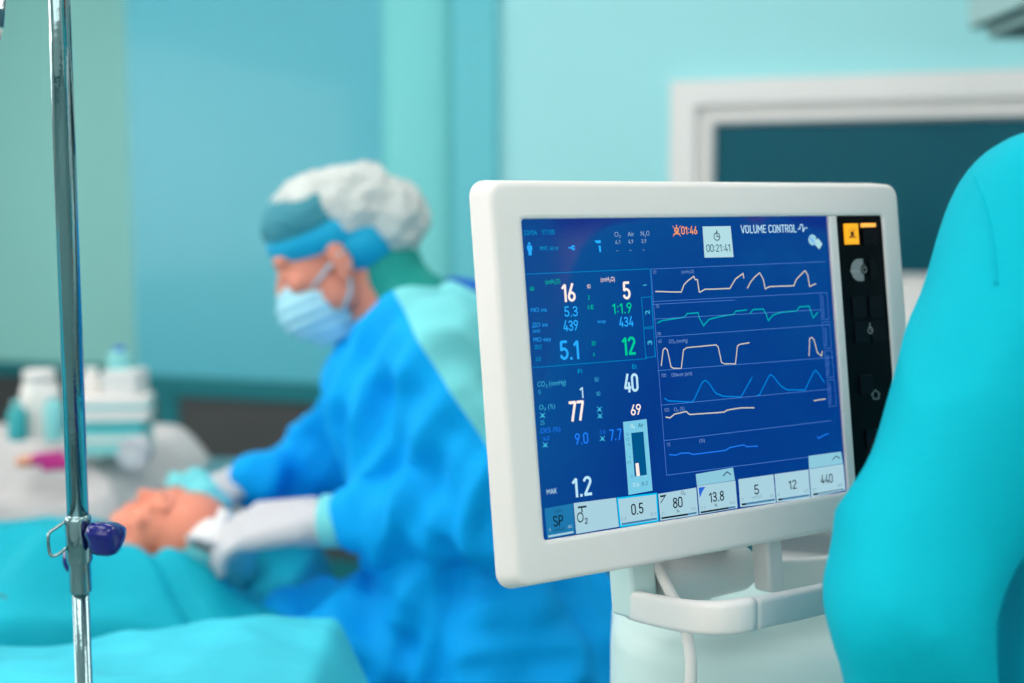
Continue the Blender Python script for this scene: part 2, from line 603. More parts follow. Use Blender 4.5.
_O = _arc(.24, .76, .19, .19, 0, 180) + _arc(.24, .24, .19, .19, 180, 360) + [(.43, .76)]
STROKES = {
    '0': (.48, [_O]), 'O': (.50, [_O]),
    '1': (.34, [[(.04, .74), (.24, .93), (.24, .0)]]),
    '2': (.47, [_arc(.235, .735, .19, .20, 170, -25) + [(.06, .06)], [(.05, .055), (.45, .055)]]),
    '3': (.47, [_arc(.22, .73, .18, .20, 165, -90) , _arc(.22, .27, .20, .22, 90, -165), [(.14, .51), (.24, .51)]]),
    '4': (.50, [[(.30, 1), (.06, .24), (.48, .24)], [(.36, .52), (.36, 0)]]),
    '5': (.47, [[(.42, .945), (.10, .945), (.08, .55)] + _arc(.23, .32, .20, .26, 130, -160, 9)]),
    '6': (.48, [[(.34, .98), (.08, .38)], _arc(.245, .27, .19, .22, 0, 360, 16)]),
    '7': (.46, [[(.03, .945), (.43, .945), (.17, 0)]]),
    '8': (.48, [_arc(.24, .74, .165, .20, 0, 360, 16), _arc(.24, .275, .19, .23, 0, 360, 16)]),
    '9': (.48, [[(.14, .02), (.40, .62)], _arc(.235, .73, .19, .22, 0, 360, 16)]),
    '.': (.20, [[(.10, .0), (.10, .09)]]), ',': (.20, [[(.12, .10), (.06, -.10)]]), ':': (.20, [[(.10, .14), (.10, .24)], [(.10, .62), (.10, .72)]]),
    '/': (.36, [[(.04, 0), (.32, 1)]]), ' ': (.22, []),
    'V': (.52, [[(.03, 1), (.26, .03), (.49, 1)]]), 'L': (.42, [[(.07, 1), (.07, .055), (.40, .055)]]),
    'U': (.50, [[(.06, 1)] + _arc(.25, .25, .19, .20, 180, 360) + [(.44, 1)]]),
    'M': (.62, [[(.06, 0), (.06, .97), (.31, .35), (.56, .97), (.56, 0)]]), 'E': (.42, [[(.40, .945), (.07, .945), (.07, .055), (.40, .055)], [(.07, .5), (.35, .5)]]),
    'C': (.48, [_arc(.24, .76, .19, .19, 10, 180) + _arc(.24, .24, .19, .19, 180, 350)]),
    'N': (.52, [[(.06, 0), (.06, .97), (.46, .03), (.46, 1)]]), 'T': (.46, [[(.02, .945), (.44, .945)], [(.23, .945), (.23, 0)]]),
    'R': (.50, [[(.07, 0), (.07, .945), (.24, .945)] + _arc(.24, .72, .19, .225, 90, -90) + [(.07, .495)], [(.28, .49), (.46, 0)]]),
    'S': (.47, [_arc(.235, .745, .18, .20, 20, 180) + _arc(.235, .745, .18, .235, 180, 262, 3) + _arc(.235, .27, .19, .225, 75, -160, 9)]),
    'P': (.48, [[(.07, 0), (.07, .945), (.24, .945)] + _arc(.24, .70, .19, .245, 90, -90) + [(.07, .455)]]),
    'A': (.52, [[(.03, 0), (.26, .98), (.49, 0)], [(.10, .28), (.42, .28)]]), 'K': (.50, [[(.07, 0), (.07, 1)], [(.46, 1), (.08, .42)], [(.22, .62), (.47, 0)]])}


def _din(self, s, x, y, w, h, mt, z, bold):
    tot = sum(STROKES[c][0] for c in s) + .07 * (len(s) - 1)
    o = S(x, y)
    ww, hh = S(x + w, y).x - o.x, S(x, y - h).y - o.y
    sx, k = ww / tot, .065 * hh * (1.12 if h > 15 else 1.0 if h > 9 else .95 if h > 6.5 else .75)
    cx = 0
    for c in s:
        wd, st_ = STROKES[c]
        for pl in st_:
            q = [Vector((o.x + (cx + a) * sx, o.y + b_ * hh, 0)) for a, b_ in pl]
            for a, b_ in zip(q, q[1:]):
                d = b_ - a
                if d.length < 1e-7:
                    continue
                d.normalize()
                t = Vector((-d.y, d.x, 0)) * k
                e = d * k * .35
                self.add([(p.x, p.y, z) for p in (a - e - t, b_ + e - t, b_ + e + t, a - e + t)], [(0, 1, 2, 3)], mt)
        cx += wd + .07
    return self


Ink.din = _din
GC = {}


def glyphs(s, bold):
    k = (s, bold)
    if k in GC:
        return GC[k]
    cu = bpy.data.curves.new('writing', 'FONT')
    cu.body = s
    cu.offset = bold
    cu.resolution_u = 4
    ob = bpy.data.objects.new('writing', cu)
    COL.objects.link(ob)
    dg = bpy.context.evaluated_depsgraph_get()
    me = bpy.data.meshes.new_from_object(ob.evaluated_get(dg))
    vs = [(v.co.x, v.co.y) for v in me.vertices]
    fs = [tuple(p.vertices) for p in me.polygons]
    bpy.data.objects.remove(ob)
    bpy.data.meshes.remove(me)
    bpy.data.curves.remove(cu)
    bb = (min(v[0] for v in vs), max(v[0] for v in vs), min(v[1] for v in vs), max(v[1] for v in vs))
    GC[k] = (vs, fs, bb)
    return GC[k]


WH = glow((255, 240, 232))
CW = glow((185, 230, 250))
LB = glow((40, 172, 255))
MBl = glow((30, 128, 250))
GR = glow((0, 205, 150))
DC = glow((0, 165, 220))
PC = glow((60, 180, 215))
GW = glow((150, 185, 215))
OR = glow((255, 165, 95))
DK = glow((18, 40, 66))
LT = glow((168, 208, 222))
LT2 = glow((140, 200, 220))
GL = glow((70, 120, 200))
GLL = glow((0, 130, 195))
CRM = glow((205, 205, 190))
TEA = glow((0, 175, 180))
BW = glow((0, 135, 225))

# each written line is a caption or readout of the screen
rd = [  # big numbers
    ('16', 562.8, 301.7, 13.2, 18, WH), ('5', 624, 299.4, 7, 17.6, WH), ('5.3', 565, 316.8, 13.5, 10.3, LB),
    ('1:1.9', 613, 313.8, 19.5, 10.3, GR), ('439', 564, 331.2, 15, 10.5, LB), ('434', 619.8, 327, 14.3, 10, LB),
    ('5.1', 561, 360, 19.5, 19, LB), ('12', 623.3, 355.3, 13, 18.2, GR), ('1', 580.5, 398, 4, 11, CW),
    ('40', 625.2, 392.4, 13.8, 18, CW), ('77', 570.4, 421.2, 14.6, 19.5, WH), ('69', 631.5, 415.4, 10.3, 10.6, WH),
    ('9.0', 575.8, 444.8, 13.2, 11.2, MBl), ('7.7', 610.2, 440.7, 12.2, 11, MBl), ('1.2', 573.6, 497.4, 19, 19.4, CW)]
for s, x, y, w_, h_, m_ in rd:
    Ink().text(s, x, y, w_, h_, m_, bold=.028 if h_ > 15 else .02).build('number_readout', scr)
caps = [('22/04', 524.3, 235, 13.3, 4.8, DC), ('17:05', 542.3, 234.6, 13, 4.8, DC), ('PMT: 62 кг', 540.5, 250.3, 19, 4, DC),
        ('O', 615, 236.6, 4.3, 4.6, GW), ('2', 619.6, 237.6, 1.8, 2.6, GW), ('Air', 628.3, 236.2, 6.3, 4.8, GW),
        ('N', 641.2, 235.8, 3.4, 4.8, GW), ('2', 645, 237, 1.6, 2.6, GW), ('O', 646.9, 235.4, 3.2, 4.6, GW),
        ('6,1', 615.8, 243.8, 5, 4, GW), ('4,9', 628.9, 243.4, 5, 4, GW), ('3,9', 641.9, 243, 5, 4, GW),
        ('-', 616.8, 251.6, 2.2, 1.2, GW), ('-', 630, 251.2, 2.2, 1.2, GW), ('-', 643, 250.8, 2.2, 1.2, GW),
        ('01:46', 682, 234.3, 15.8, 8, OR), ('VOLUME CONTROL', 741.6, 233.2, 55.5, 8, CW),
        ('(cmH₂O)', 546, 284, 14.6, 5, GR), ('40', 530.3, 290.8, 4, 4, GR), ('(cmH₂O)', 601.3, 281.6, 14, 4.8, WH),
        ('10', 587.3, 288.4, 3.6, 4, WH), ('2', 588.3, 299.4, 2, 4, GR), ('I:E', 588.6, 309.3, 5.6, 4.6, GR),
        ('MO ins', 531.6, 312.3, 15.6, 4.6, LB), ('exp', 598.2, 323, 8, 3.6, LB), ('ДO ins', 532.8, 327.3, 15.2, 4.6, LB),
        ('(ml)', 533.6, 332.6, 6.8, 3.6, LB), ('MO exp', 534, 341.9, 17.4, 4.6, LB), ('20,0', 535, 349.2, 7, 4.2, DC),
        ('2,0', 536, 361.2, 5, 4.2, DC), ('20', 592, 345.5, 4, 4.2, GR), ('4', 593.4, 356.3, 2, 4, GR),
        ('Fi', 578.4, 373.6, 4.2, 4.8, DC), ('Et', 632.8, 368.8, 4.8, 4.8, DC), ('CO₂ (mmHg)', 538, 387, 28.5, 5.6, PC),
        ('0', 539, 394, 2.2, 4, PC), ('50', 595, 381.8, 4, 4.4, PC), ('30', 596.6, 396, 4.2, 4.2, PC),
        ('O₂ (%)', 539.8, 410, 15.8, 5.2, PC), ('25', 541, 425, 4, 4.4, PC), ('DES (%)', 541.4, 433.2, 19.6, 5, MBl),
        ('16,0', 543.2, 441, 6.6, 4.2, MBl), ('5,0', 600.2, 434.4, 5.8, 4.2, MBl), ('MAK', 547.2, 494.6, 10.2, 5.2, CW)]
for s, x, y, w_, h_, m_ in caps:
    Ink().text(s, x, y, w_, h_, m_, bold=-.004).build('caption', scr)


def crossbell(b, x, y, m_):
    b.disc(x, y, 1.4, m_)
    b.line([(x - 2.4, y - 2.4), (x + 2.4, y + 2.2)], .7, m_)
    b.line([(x + 2.4, y - 2.4), (x - 2.4, y + 2.2)], .7, m_)
    b.line([(x - 1.8, y + 1.4), (x + 1.8, y + 1.3)], .7, m_)


for x, y in ((543, 415.5), (599.8, 409.3), (600.3, 416), (545.6, 445), (602.8, 438.6)):
    k = Ink()
    crossbell(k, x, y, PC)
    k.build('alarm_icon', scr)
k = Ink()
k.disc(677, 230.3, 2.6, OR, r0=1.5)
k.line([(674, 234), (680.4, 233.6)], .8, OR)
k.line([(673, 226), (681, 236)], .5, OR)
k.line([(681, 225.6), (673.4, 236.4)], .5, OR)
k.line([(677, 225), (677, 228)], 1, OR)
k.build('alarm_icon', scr)
k = Ink()
k.disc(529.6, 243.4, 1.3, LB)
k.quad([(527.2, 245.4), (532.2, 245.2), (532.8, 250), (527.6, 250.2)], LB)
k.quad([(528.4, 250), (532, 249.8), (532.2, 255.2), (529, 255.4)], LB)
k.build('patient_icon', scr)
k = Ink()
k.disc(573.6, 247.6, 2.3, LB, a0=.5, a1=5.8, r0=.6)
k.line([(569, 247.8), (572.4, 247.6)], 1.2, LB)
k.build('plug_icon', scr)
k = Ink()
k.quad([(594.4, 240.6), (601, 240), (601.2, 243), (597.4, 243.4)], LB)
k.quad([(598.8, 245.6), (601, 245.4), (601.6, 252), (599.8, 252.2)], LB)
k.build('cylinder_icon', scr)
k = Ink()
k.line([(798.4, 229), (800.2, 228.8), (801, 224.6), (803, 224.6), (803.6, 231.6), (805, 228), (807.6, 227.8)], 1, CW)
k.build('wave_icon', scr)
k = Ink()
k.disc(813, 239.8, 5.6, glow((150, 205, 225)))
k.quad([(813.6, 242.6), (818.6, 238.2), (822.8, 244), (819.6, 249.4)], glow((170, 218, 225)), L1 + .0001)
k.line([(809.6, 237), (815.6, 244)], .7, MBl, L1 + .0002)
k.build('knob_icon', scr)
# grid lines
gl = [[(526.5, 274.2), (649, 268.8), (650.6, 270), (655, 345), (656.2, 357)],
      [(533.4, 367.6), (647, 358.6), (646.4, 355)]]
for g in gl:
    Ink().line(g, .7, GLL).build('grid_line', scr)
for g in ([(641.8, 297.6), (651.6, 296.6), (653.6, 326.6), (644, 327.4)], [(643.9, 328.8), (654, 328), (655.6, 356.6), (646.2, 357.6)]):
    Ink().line(g, .7, GLL, closed=True).build('grid_line', scr)
for g in ([(651.4, 269), (825.6, 261.6)], [(652.6, 301.6), (820.5, 292.8)], [(652.8, 304.4), (735, 300)], [(656, 337), (830, 324.6)],
          [(658, 370.6), (833.6, 357.2)], [(661, 405.3), (830, 389)], [(665, 440.6), (831.7, 420.6)], [(667, 475.3), (809, 457)],
          [(651.4, 269), (667, 475.3)], [(654.6, 319), (822, 309.6)]):
    Ink().line(g, .6, GL).build('grid_line', scr)
for y in (293, 322, 351, 380):
    x = 820.4 + (y - 293) * .085
    Ink().line([(x, y), (x + 7, y - .4), (x + 9, y + 26), (x + 2, y + 26.5)], .5, GL, closed=True).build('grid_line', scr)
for s, x, y, w_, h_ in (('20', 653.6, 273.6, 3.2, 3.2), ('(cmH₂O)', 682, 273.4, 12.6, 3.6), ('70', 656, 308, 3.6, 3.4), ('-70', 656.4, 335.6, 5, 3.4),
                        ('60', 658.8, 343, 3.4, 3.4), ('CO₂ (mmHg)', 669.4, 343.4, 19, 4), ('700', 661.6, 377.4, 5.2, 3.6),
                        ('Объем (мл)', 672, 377, 20.6, 4), ('100', 664.6, 412, 5.2, 3.6), ('O₂ (%)', 674.6, 411.4, 10.4, 4),
                        ('15', 667.4, 446.6, 3.6, 3.6), ('(%)', 700, 442.6, 5.4, 3.6)):
    Ink().text(s, x, y, w_, h_, glow((110, 150, 205)), bold=0).build('caption', scr)
Ink().text('2', 650.2, 315, 5, 5, PC, rot=1, bold=.01).build('caption', scr) if False else Ink().text('2', 645.6, 314.6, 4.4, 4.6, PC, rot=1).build('caption', scr)
Ink().text('3', 648, 345, 4.4, 4.6, PC, rot=1).build('caption', scr)
Ink().line([(643.6, 285.2), (647, 284.8)], .9, PC).build('caption', scr)
for s, x, y, w_ in (('Volume Control', 828.4, 318, 22), ('Pressure', 831, 346, 18), ('Man/Spont', 833.2, 375, 20), ('Pressure Support', 835.4, 404, 21)):
    Ink().text(s, x - 6, y, w_, 3, GL, rot=1, bold=0).build('caption', scr)


def wv(pts, ox, oy):
    return [(x / 3.597 + ox, y / 3.597 + oy) for x, y in pts]


def jig(pts):
    out = []
    for a, c in zip(pts, pts[1:]):
        n = max(1, int(math.dist(a, c) / 7))
        for i in range(n):
            t = i / n
            out.append((a[0] + (c[0] - a[0]) * t, a[1] + (c[1] - a[1]) * t + random.uniform(-.35, .35)))
    out.append(pts[-1])
    return out


waves = [
    (CRM, 1.1, 640, 190, [(58, 365), (150, 367), (160, 340), (175, 325), (195, 310), (200, 322), (208, 322), (215, 368), (235, 357), (325, 354), (345, 320), (372, 300), (375, 316)]),
    (CRM, 1.1, 640, 190, [(388, 353), (400, 330), (415, 312), (432, 298), (438, 308), (445, 320), (452, 355), (470, 347), (555, 344), (565, 320), (595, 290), (605, 305), (612, 347), (634, 337)]),
    (TEA, 1.1, 640, 190, [(65, 478), (80, 470), (163, 457), (170, 445), (210, 441), (215, 460), (230, 488), (250, 465), (290, 455), (338, 447), (345, 436), (385, 431)]),
    (TEA, 1.1, 640, 190, [(397, 445), (408, 430), (445, 428), (455, 445), (463, 470), (480, 450), (510, 440), (565, 435), (575, 420), (610, 418), (625, 460), (642, 440)]),
    (CRM, 1.0, 640, 190, [(78, 632), (85, 575), (92, 568), (100, 575), (113, 635), (120, 641), (150, 642), (158, 575), (170, 567), (275, 557), (283, 565), (295, 620), (305, 625), (345, 625), (352, 562), (360, 555), (395, 549)]),
    (CRM, 1.0, 640, 190, [(610, 597), (612, 535), (620, 530), (628, 540), (640, 585), (655, 597), (657, 580)]),
    (BW, 1.1, 640, 360, [(90, 138), (105, 147), (185, 151), (195, 145), (225, 80), (237, 73), (248, 82), (275, 120), (300, 130), (365, 133), (405, 62)]),
    (BW, 1.1, 640, 360, [(422, 128), (432, 125), (465, 58), (473, 52), (482, 60), (510, 95), (530, 107), (595, 108), (625, 45), (634, 36), (645, 50), (664, 80)]),
    (CRM, 1.1, 640, 360, [(95, 205), (110, 208), (125, 195), (168, 185), (180, 196), (270, 190), (305, 187), (315, 180), (365, 172), (412, 172)]),
    (CRM, 1.1, 640, 360, [(628, 146), (668, 140)]),
    (MBl, 1.0, 640, 360, [(107, 340), (130, 343), (145, 336), (178, 334), (190, 340), (310, 325), (325, 315), (375, 305), (385, 312), (425, 310)]),
    (MBl, 1.0, 640, 360, [(640, 275), (645, 283), (650, 278), (665, 270), (680, 265)])]
for m_, w_, ox, oy, pts in waves:
    Ink().line(wv(jig(pts), ox, oy), w_, m_).build('waveform', scr)

# tiles
Z2 = L1 + .0002
t = Ink()
t.quad([(703, 226.4), (731, 226), (734, 257), (705, 257.6)], glow((178, 220, 228)))
t.disc(717.2, 236.6, 4, DK, Z2, r0=3.1)
t.line([(717.2, 236.6), (717.1, 233.8)], .8, DK, Z2)
t.line([(717.2, 236.6), (719.4, 236.4)], .8, DK, Z2)
t.line([(717, 230.6), (717, 232.6)], 1.4, DK, Z2)
t.text('00:21:41', 707, 252, 24, 7.6, glow((40, 90, 120)), Z2)
t.build('timer_tile', scr)
t = Ink()
t.quad([(623.5, 422), (647, 419), (653, 490.6), (629, 495)], glow((120, 202, 230)))
t.quad([(631.4, 433), (643.6, 431.6), (647.2, 474.8), (635, 476.6)], glow((0, 84, 138)), Z2)
t.quad([(635.6, 463.4), (638.8, 463), (640.2, 475.8), (636.8, 476.3)], WH, Z2 + .0001)
t.text('O₂', 631, 428, 4, 4, glow((200, 235, 240)), Z2)
t.text('Air', 638.4, 427.4, 5.4, 4.4, glow((50, 110, 140)), Z2)
for s, x, y in (('15', 625.8, 436), ('10', 626.2, 441), ('5', 628.6, 446), ('1', 629.4, 459), ('0.5', 627.6, 464), ('0', 631.4, 478)):
    t.text(s, x, y, 3.6 if len(s) > 1 else 1.6, 3, glow((50, 110, 140)), Z2)
t.text('0,4', 633.6, 487, 6, 4, glow((225, 245, 248)), Z2)
t.text('8,0', 642, 485.8, 6.4, 4, glow((50, 100, 130)), Z2)
t.build('gas_gauge', scr)


def tile(c4, mt, items, name='setting_tile'):
    t = Ink()
    t.quad(c4, mt)
    for it in items:
        if it[0] == 't':
            t.text(*it[1:], z=Z2, bold=.0)
        elif it[0] == 'q':
            t.quad(it[1], it[2], Z2)
        elif it[0] == 'l':
            t.line(it[1], it[2], it[3], Z2)
    t.build(name, scr)


SG = glow((110, 150, 170))
BK = glow((14, 26, 40))
BAR = glow((70, 125, 165))
tile([(544.8, 508.6), (573.2, 503.4), (575.4, 533.6), (547.6, 538.6)], glow((30, 118, 172)),
     [('t', 'APL', 555, 513.4, 9, 3.4, DK), ('t', 'SP', 553.8, 527, 10.2, 11, BK), ('t', 'cmH₂O', 554, 531.6, 11, 3, DK),
      ('t', '5', 549.4, 531.6, 2, 3, LT), ('t', '80', 568.4, 528.4, 4, 3, LT), ('q', [(548.6, 535.6), (573.4, 531.2), (573.6, 533), (548.8, 537.6)], LT)])
tile([(574, 503.2), (616.4, 497.8), (619.4, 526.8), (576.6, 534)], LT,
     [('t', 'O₂', 577.6, 523, 10.6, 11, BK), ('q', [(578, 506.6), (586.6, 505.6), (586.8, 507.4), (578.2, 508.4)], BK),
      ('l', [(582, 508), (582.4, 512)], 1.2, BK)])
tile([(617.6, 498.4), (656.8, 493.6), (658.6, 520.8), (620.6, 526.6)], LT,
     [('t', '0.5', 632, 515.2, 12, 11, BK), ('l', [(617.6, 498.4), (656.8, 493.6), (658.6, 520.8), (620.6, 526.6), (617.6, 498.4)], 1.6, glow((0, 190, 240))),
      ('t', '0.3', 621.8, 520.6, 5, 3.2, SG), ('t', '20.0', 650.6, 516, 6, 3.2, SG), ('q', [(622, 523.2), (657, 517.6), (657.2, 519.6), (622.2, 525.2)], BAR)])
tile([(658.6, 494), (696.6, 487.6), (698.8, 515), (660.8, 520.8)], LT,
     [('t', '80', 673.6, 508.4, 9.6, 10.6, BK), ('t', '%', 676.8, 512.6, 3, 3, BK), ('t', 'O₂', 681.4, 494.8, 4.4, 4, BK),
      ('q', [(660.4, 495.6), (667, 494.6), (664, 497), (660.6, 497.4)], BK), ('l', [(661, 503), (666, 495)], .8, BK),
      ('q', [(661.6, 517.4), (688, 513.4), (688.2, 515.2), (661.8, 519.2)], BK), ('q', [(688, 513.4), (697, 511.8), (697.2, 513.6), (688.2, 515.2)], BAR),
      ('t', '21', 661.6, 515.4, 3.4, 3, SG), ('t', '100', 691.6, 510.6, 5, 3, SG)])
tile([(697.6, 486), (735.8, 480.6), (738, 508), (700, 514.4)], LT,
     [('t', '13.8', 709.8, 502.6, 15, 10, BK), ('t', '%', 714.8, 506.8, 3, 3, BK), ('q', [(698.8, 487.6), (705.8, 486.8), (703, 491), (700, 497.8)], glow((40, 100, 215))),
      ('q', [(700.8, 511.6), (729, 507), (729.2, 508.8), (701, 513.4)], BK), ('q', [(729, 507), (735.6, 506), (735.8, 507.8), (729.2, 508.8)], BAR),
      ('t', '0.0', 701.4, 509.4, 4.6, 3, SG), ('t', '18.0', 730, 504.6, 5.4, 3, SG)])
tile([(696.2, 474.2), (733.4, 467.6), (735.4, 480.2), (697.4, 485.8)], LT2, [('l', [(723.6, 476), (727.2, 471.8), (731.2, 474.6)], 1, DK)], 'scroll_tab')
tile([(738.8, 479.4), (773.8, 474.4), (776.4, 502.6), (740.8, 507.2)], LT,
     [('t', '5', 754.8, 494.8, 4.8, 9.8, BK), ('t', 'cmH₂O', 752, 499, 10.6, 3.2, SG), ('q', [(742, 503.6), (746, 503), (746.2, 505), (742.2, 505.6)], BK),
      ('q', [(746, 503), (775, 498.6), (775.2, 500.6), (746.2, 505)], BAR), ('t', '0', 742, 501, 2, 3, SG), ('t', '50', 770.4, 497.4, 4, 3, SG)])
tile([(774.9, 474.2), (808.8, 469.6), (810.8, 497.8), (777.2, 502.4)], LT,
     [('t', '12', 789.2, 489.8, 8, 9.2, BK), ('q', [(778.4, 498.8), (782.4, 498.2), (782.6, 500.2), (778.6, 500.8)], BK),
      ('q', [(782.4, 498.2), (809.4, 494.2), (809.6, 496.2), (782.6, 500.2)], BAR), ('t', '4', 778, 496.4, 2, 3, SG), ('t', '100', 804, 492.6, 5, 3, SG)])
tile([(809.6, 469.2), (843.8, 463.8), (846, 490.4), (811.8, 497.4)], LT,
     [('t', '440', 821.4, 484.2, 12, 9, BK), ('q', [(813.4, 493.6), (818, 492.8), (818.2, 494.8), (813.6, 495.6)], BK),
      ('q', [(818, 492.8), (844, 488.2), (844.2, 490), (818.2, 494.8)], SG), ('t', '20', 812.8, 491.4, 4, 3, SG), ('t', '1400', 837.6, 487, 5.4, 3, SG)])
tile([(809, 456), (841.4, 451.6), (843.4, 463.4), (809.6, 468.8)], LT2, [('l', [(832.8, 459.6), (836.4, 456), (840, 458.2)], 1, DK)], 'scroll_tab')

# control strip
cp = MB().box((PX0, -SH + .0002, -.003), (PX1, -.0002, -.0004), black_gl).build('control_panel', mon)
amber = mat('amber_button', (255, 176, 30), .4, emit=(255, 170, 20), es=.55)


def key(x0, y0, x1, y1, mt, z=.0016, name='button', extra=None, bev=.0008):
    a, c = S(x0, y0), S(x1, y1)
    k = Ink()
    k.box((a.x, c.y, -.0004), (c.x, a.y, z), mt)
    if extra:
        extra(k, z + .0002)
    return k.build(name, cp)


def bell(k, z, x=851, y=234):
    d = mat('dark_print', (60, 40, 20), .5)
    k.disc(x, y, 2.4, d, z)
    k.line([(x - 3, y + 3.4), (x + 3.4, y + 3.2)], 1.2, d, z)
    k.line([(x - 3.4, y - 4.2), (x + 3.6, y + 4.4)], .7, d, z)
    k.line([(x + 3, y - 4.4), (x - 3, y + 4.2)], .7, d, z)
    k.line([(x, y - 5.4), (x, y - 2)], .7, d, z)


key(843.4, 223.8, 858.2, 244.2, amber, extra=bell)['label'] = 'glowing amber alarm silence button'
key(861.6, 230, 877, 244.6, black_key)
key(860.6, 223.4, 875, 227, mat('amber_led', (255, 190, 90), .4, emit=(255, 165, 60), es=.8), .0012, 'indicator_light')
icon_m = mat('grey_print', (150, 160, 160), .5)


def pwr(k, z):
    k.disc(863.4, 269.6, 3.6, icon_m, z, r0=2.6, a0=PI / 2 + .5, a1=PI / 2 + 2 * PI - .5)
    k.line([(863.2, 264.6), (863.4, 269)], 1, icon_m, z)
    k.disc(863.4, 269.6, 5.2, black_gl, z - .0001)


k = Ink()
sy = .00092
k.disc(858.4, 270, 11.6, mat('grey_key', (150, 152, 152), .4), .001, a0=PI / 2, a1=1.5 * PI)
k.quad([(857.4, 259), (862, 259), (863.4, 281), (859.2, 281)], MATS['grey_key'], .001)
k.disc(869.4, 269.6, 11.2, black_key, .001, a0=-PI / 2, a1=PI / 2)
pwr(k, .0014)
k.text('Standby', 849, 272.4, 9, 2.6, mat('pale_print', (190, 192, 192), .5), .0013, bold=0)
k.build('standby_button', cp)['label'] = 'half grey standby button'
for (x, y) in ((851.2, 297), (868, 296.2), (853.6, 321.8), (870.6, 321)):
    key(x, y, x + 15, y + 20, black_key, .0012)
for (x, y) in ((859, 362), (865, 416)):
    key(x, y + 14, x + 14, y + 32, black_key, .0012)
k = Ink()
k.disc(869, 330.4, 3.8, icon_m, .0018, r0=2.8)
k.line([(869, 330.4), (868.8, 327)], .8, icon_m, .0018)
k.line([(869, 330.4), (871.6, 330.2)], .8, icon_m, .0018)
k.line([(868.4, 323.4), (868.6, 326.4)], 1.4, icon_m, .0018)
k.build('clock_icon', cp)
k = Ink()
k.line([(870, 395), (874, 390), (878.6, 394)], 1, icon_m, .0018)
k.line([(871.4, 394), (871.8, 399), (877.6, 398.4), (877.2, 393.6)], 1, icon_m, .0018)
k.build('home_icon', cp)
kc = S(889, 452)
k = MB()
k.lathe([(0, .016), (.012, .016), (.0145, .014), (.0155, .002), (.0175, 0)], white_pl, 40, Matrix.Translation(kc))
k.build('rotary_knob', mon)

# rear joint, posts, carrying handle and cable under the monitor; all in the monitor's own frame
MI = MM.inverted()


def PL(x, y, z):
    return MI @ P(x, y, z)


jb = MB()
ja, jc = PL(652, 585, 1.10), PL(741, 566, 1.20)
ax = (jc - ja).normalized()
jr = .0232
pts = [ja, ja + ax * .002, jc - ax * .008, jc - ax * .003, jc]
jb.tube(pts, [jr * .9, jr, jr, jr * .94, jr * .8], grey_pl, 40)
jb.build('swivel_joint', mon)
bj = PL(703, 561, 1.125)
MB().lathe([(0, .003), (.007, .003), (.0085, 0)], grey_pl, 24, Matrix.Translation(bj + Vector((0, -.004, .0)))).build('joint_cap', mon) if False else None
# neck from housing back to joint
MB().box((.16, -.31, -.12), (.25, -.10, -.062), grey_pl).build('neck', mon, bevel=.012)


def sweep_bar(b, pts, hh, th, mt, upv):
    """flat rounded bar following pts; hh tall along upv, th thick"""
    n = 5
    prof = rrect(-th / 2, th / 2, -hh / 2, hh / 2, th * .42, 4)
    loops = []
    for i, p in enumerate(pts):
        tdir = (pts[min(i + 1, len(pts) - 1)] - pts[max(i - 1, 0)]).normalized()
        side = tdir.cross(upv).normalized()
        loops.append([p + side * a + upv * c for a, c in prof])
    loft(b, loops, mt, capa=True, capb=True)


def smoothpts(p, n=6):
    out = []
    q = [p[0]] + p + [p[-1]]
    for i in range(1, len(q) - 2):
        for k in range(n):
            t = k / n
            a, b_, c, d = q[i - 1], q[i], q[i + 1], q[i + 2]
            out.append(.5 * ((2 * b_) + (c - a) * t + (2 * a - 5 * b_ + 4 * c - d) * t * t + (3 * b_ - a - 3 * c + d) * t ** 3))
    out.append(p[-1])
    return out


upl = (MI.to_3x3() @ Vector((0, 0, 1))).normalized()
hl = [PL(631, 604, 1.09), PL(645, 608, 1.06), PL(680, 615, 1.0), PL(705, 617.5, .975), PL(730, 617, .968), PL(752, 613.5, .975),
      PL(790, 606, 1.01), PL(835, 596, 1.055), PL(890, 584, 1.11), PL(925, 576, 1.16), PL(930, 573, 1.22)]
hp = smoothpts(hl)
cut = 30
hb2 = MB()
sweep_bar(hb2, hp[:cut + 1], .0275, .012, white_pl, upl)
hb2.build('handle', mon)
hb2 = MB()
sweep_bar(hb2, hp[cut:], .0265, .011, grey_pl, upl)
hb2.build('handle_grip', mon)['label'] = 'grey grip of the carrying handle'
pb = MB()
for (x, y0, y1, z, wd) in ((640, 548, 612, 1.085, .020),):
    a, c = PL(x, y0, z), PL(x, y1, z)
    pb.box((a.x - .016, c.y - .004, a.z - .03), (a.x + wd - .008, a.y + .02, a.z + .006), mint_pl)
pb.build('bracket', mon, bevel=.004)
pb = MB()
a, c = PL(771, 535, 1.13), PL(771, 592, 1.13)
pb.box((a.x - .009, c.y, a.z - .02), (a.x + .010, a.y + .02, a.z + .004), grey_pl)
pb.build('bracket', mon, bevel=.004)
# inner tray of the handle loop
tb = MB()
tl = [PL(776, 577, 1.19), PL(800, 575, 1.21), PL(850, 570, 1.25), PL(900, 566, 1.28)]
sweep_bar(tb, smoothpts(tl), .034, .01, white_pl, upl)
tb.build('handle_rail', mon)
cbp = smoothpts([PL(648, 545, 1.12), PL(658, 566, 1.09), PL(668, 588, 1.07), PL(680, 612, 1.05), PL(688, 640, 1.035), PL(691, 665, 1.03), PL(690, 700, 1.035), PL(686, 820, 1.05), MI @ Vector((.155, 1.06, .45)), MI @ Vector((.165, 1.07, .25)), MI @ Vector((.18, 1.10, .12)), MI @ Vector((.2, 1.16, .10))])
MB().tube(cbp, .0052, white_pl, 14).build('cable', mon)

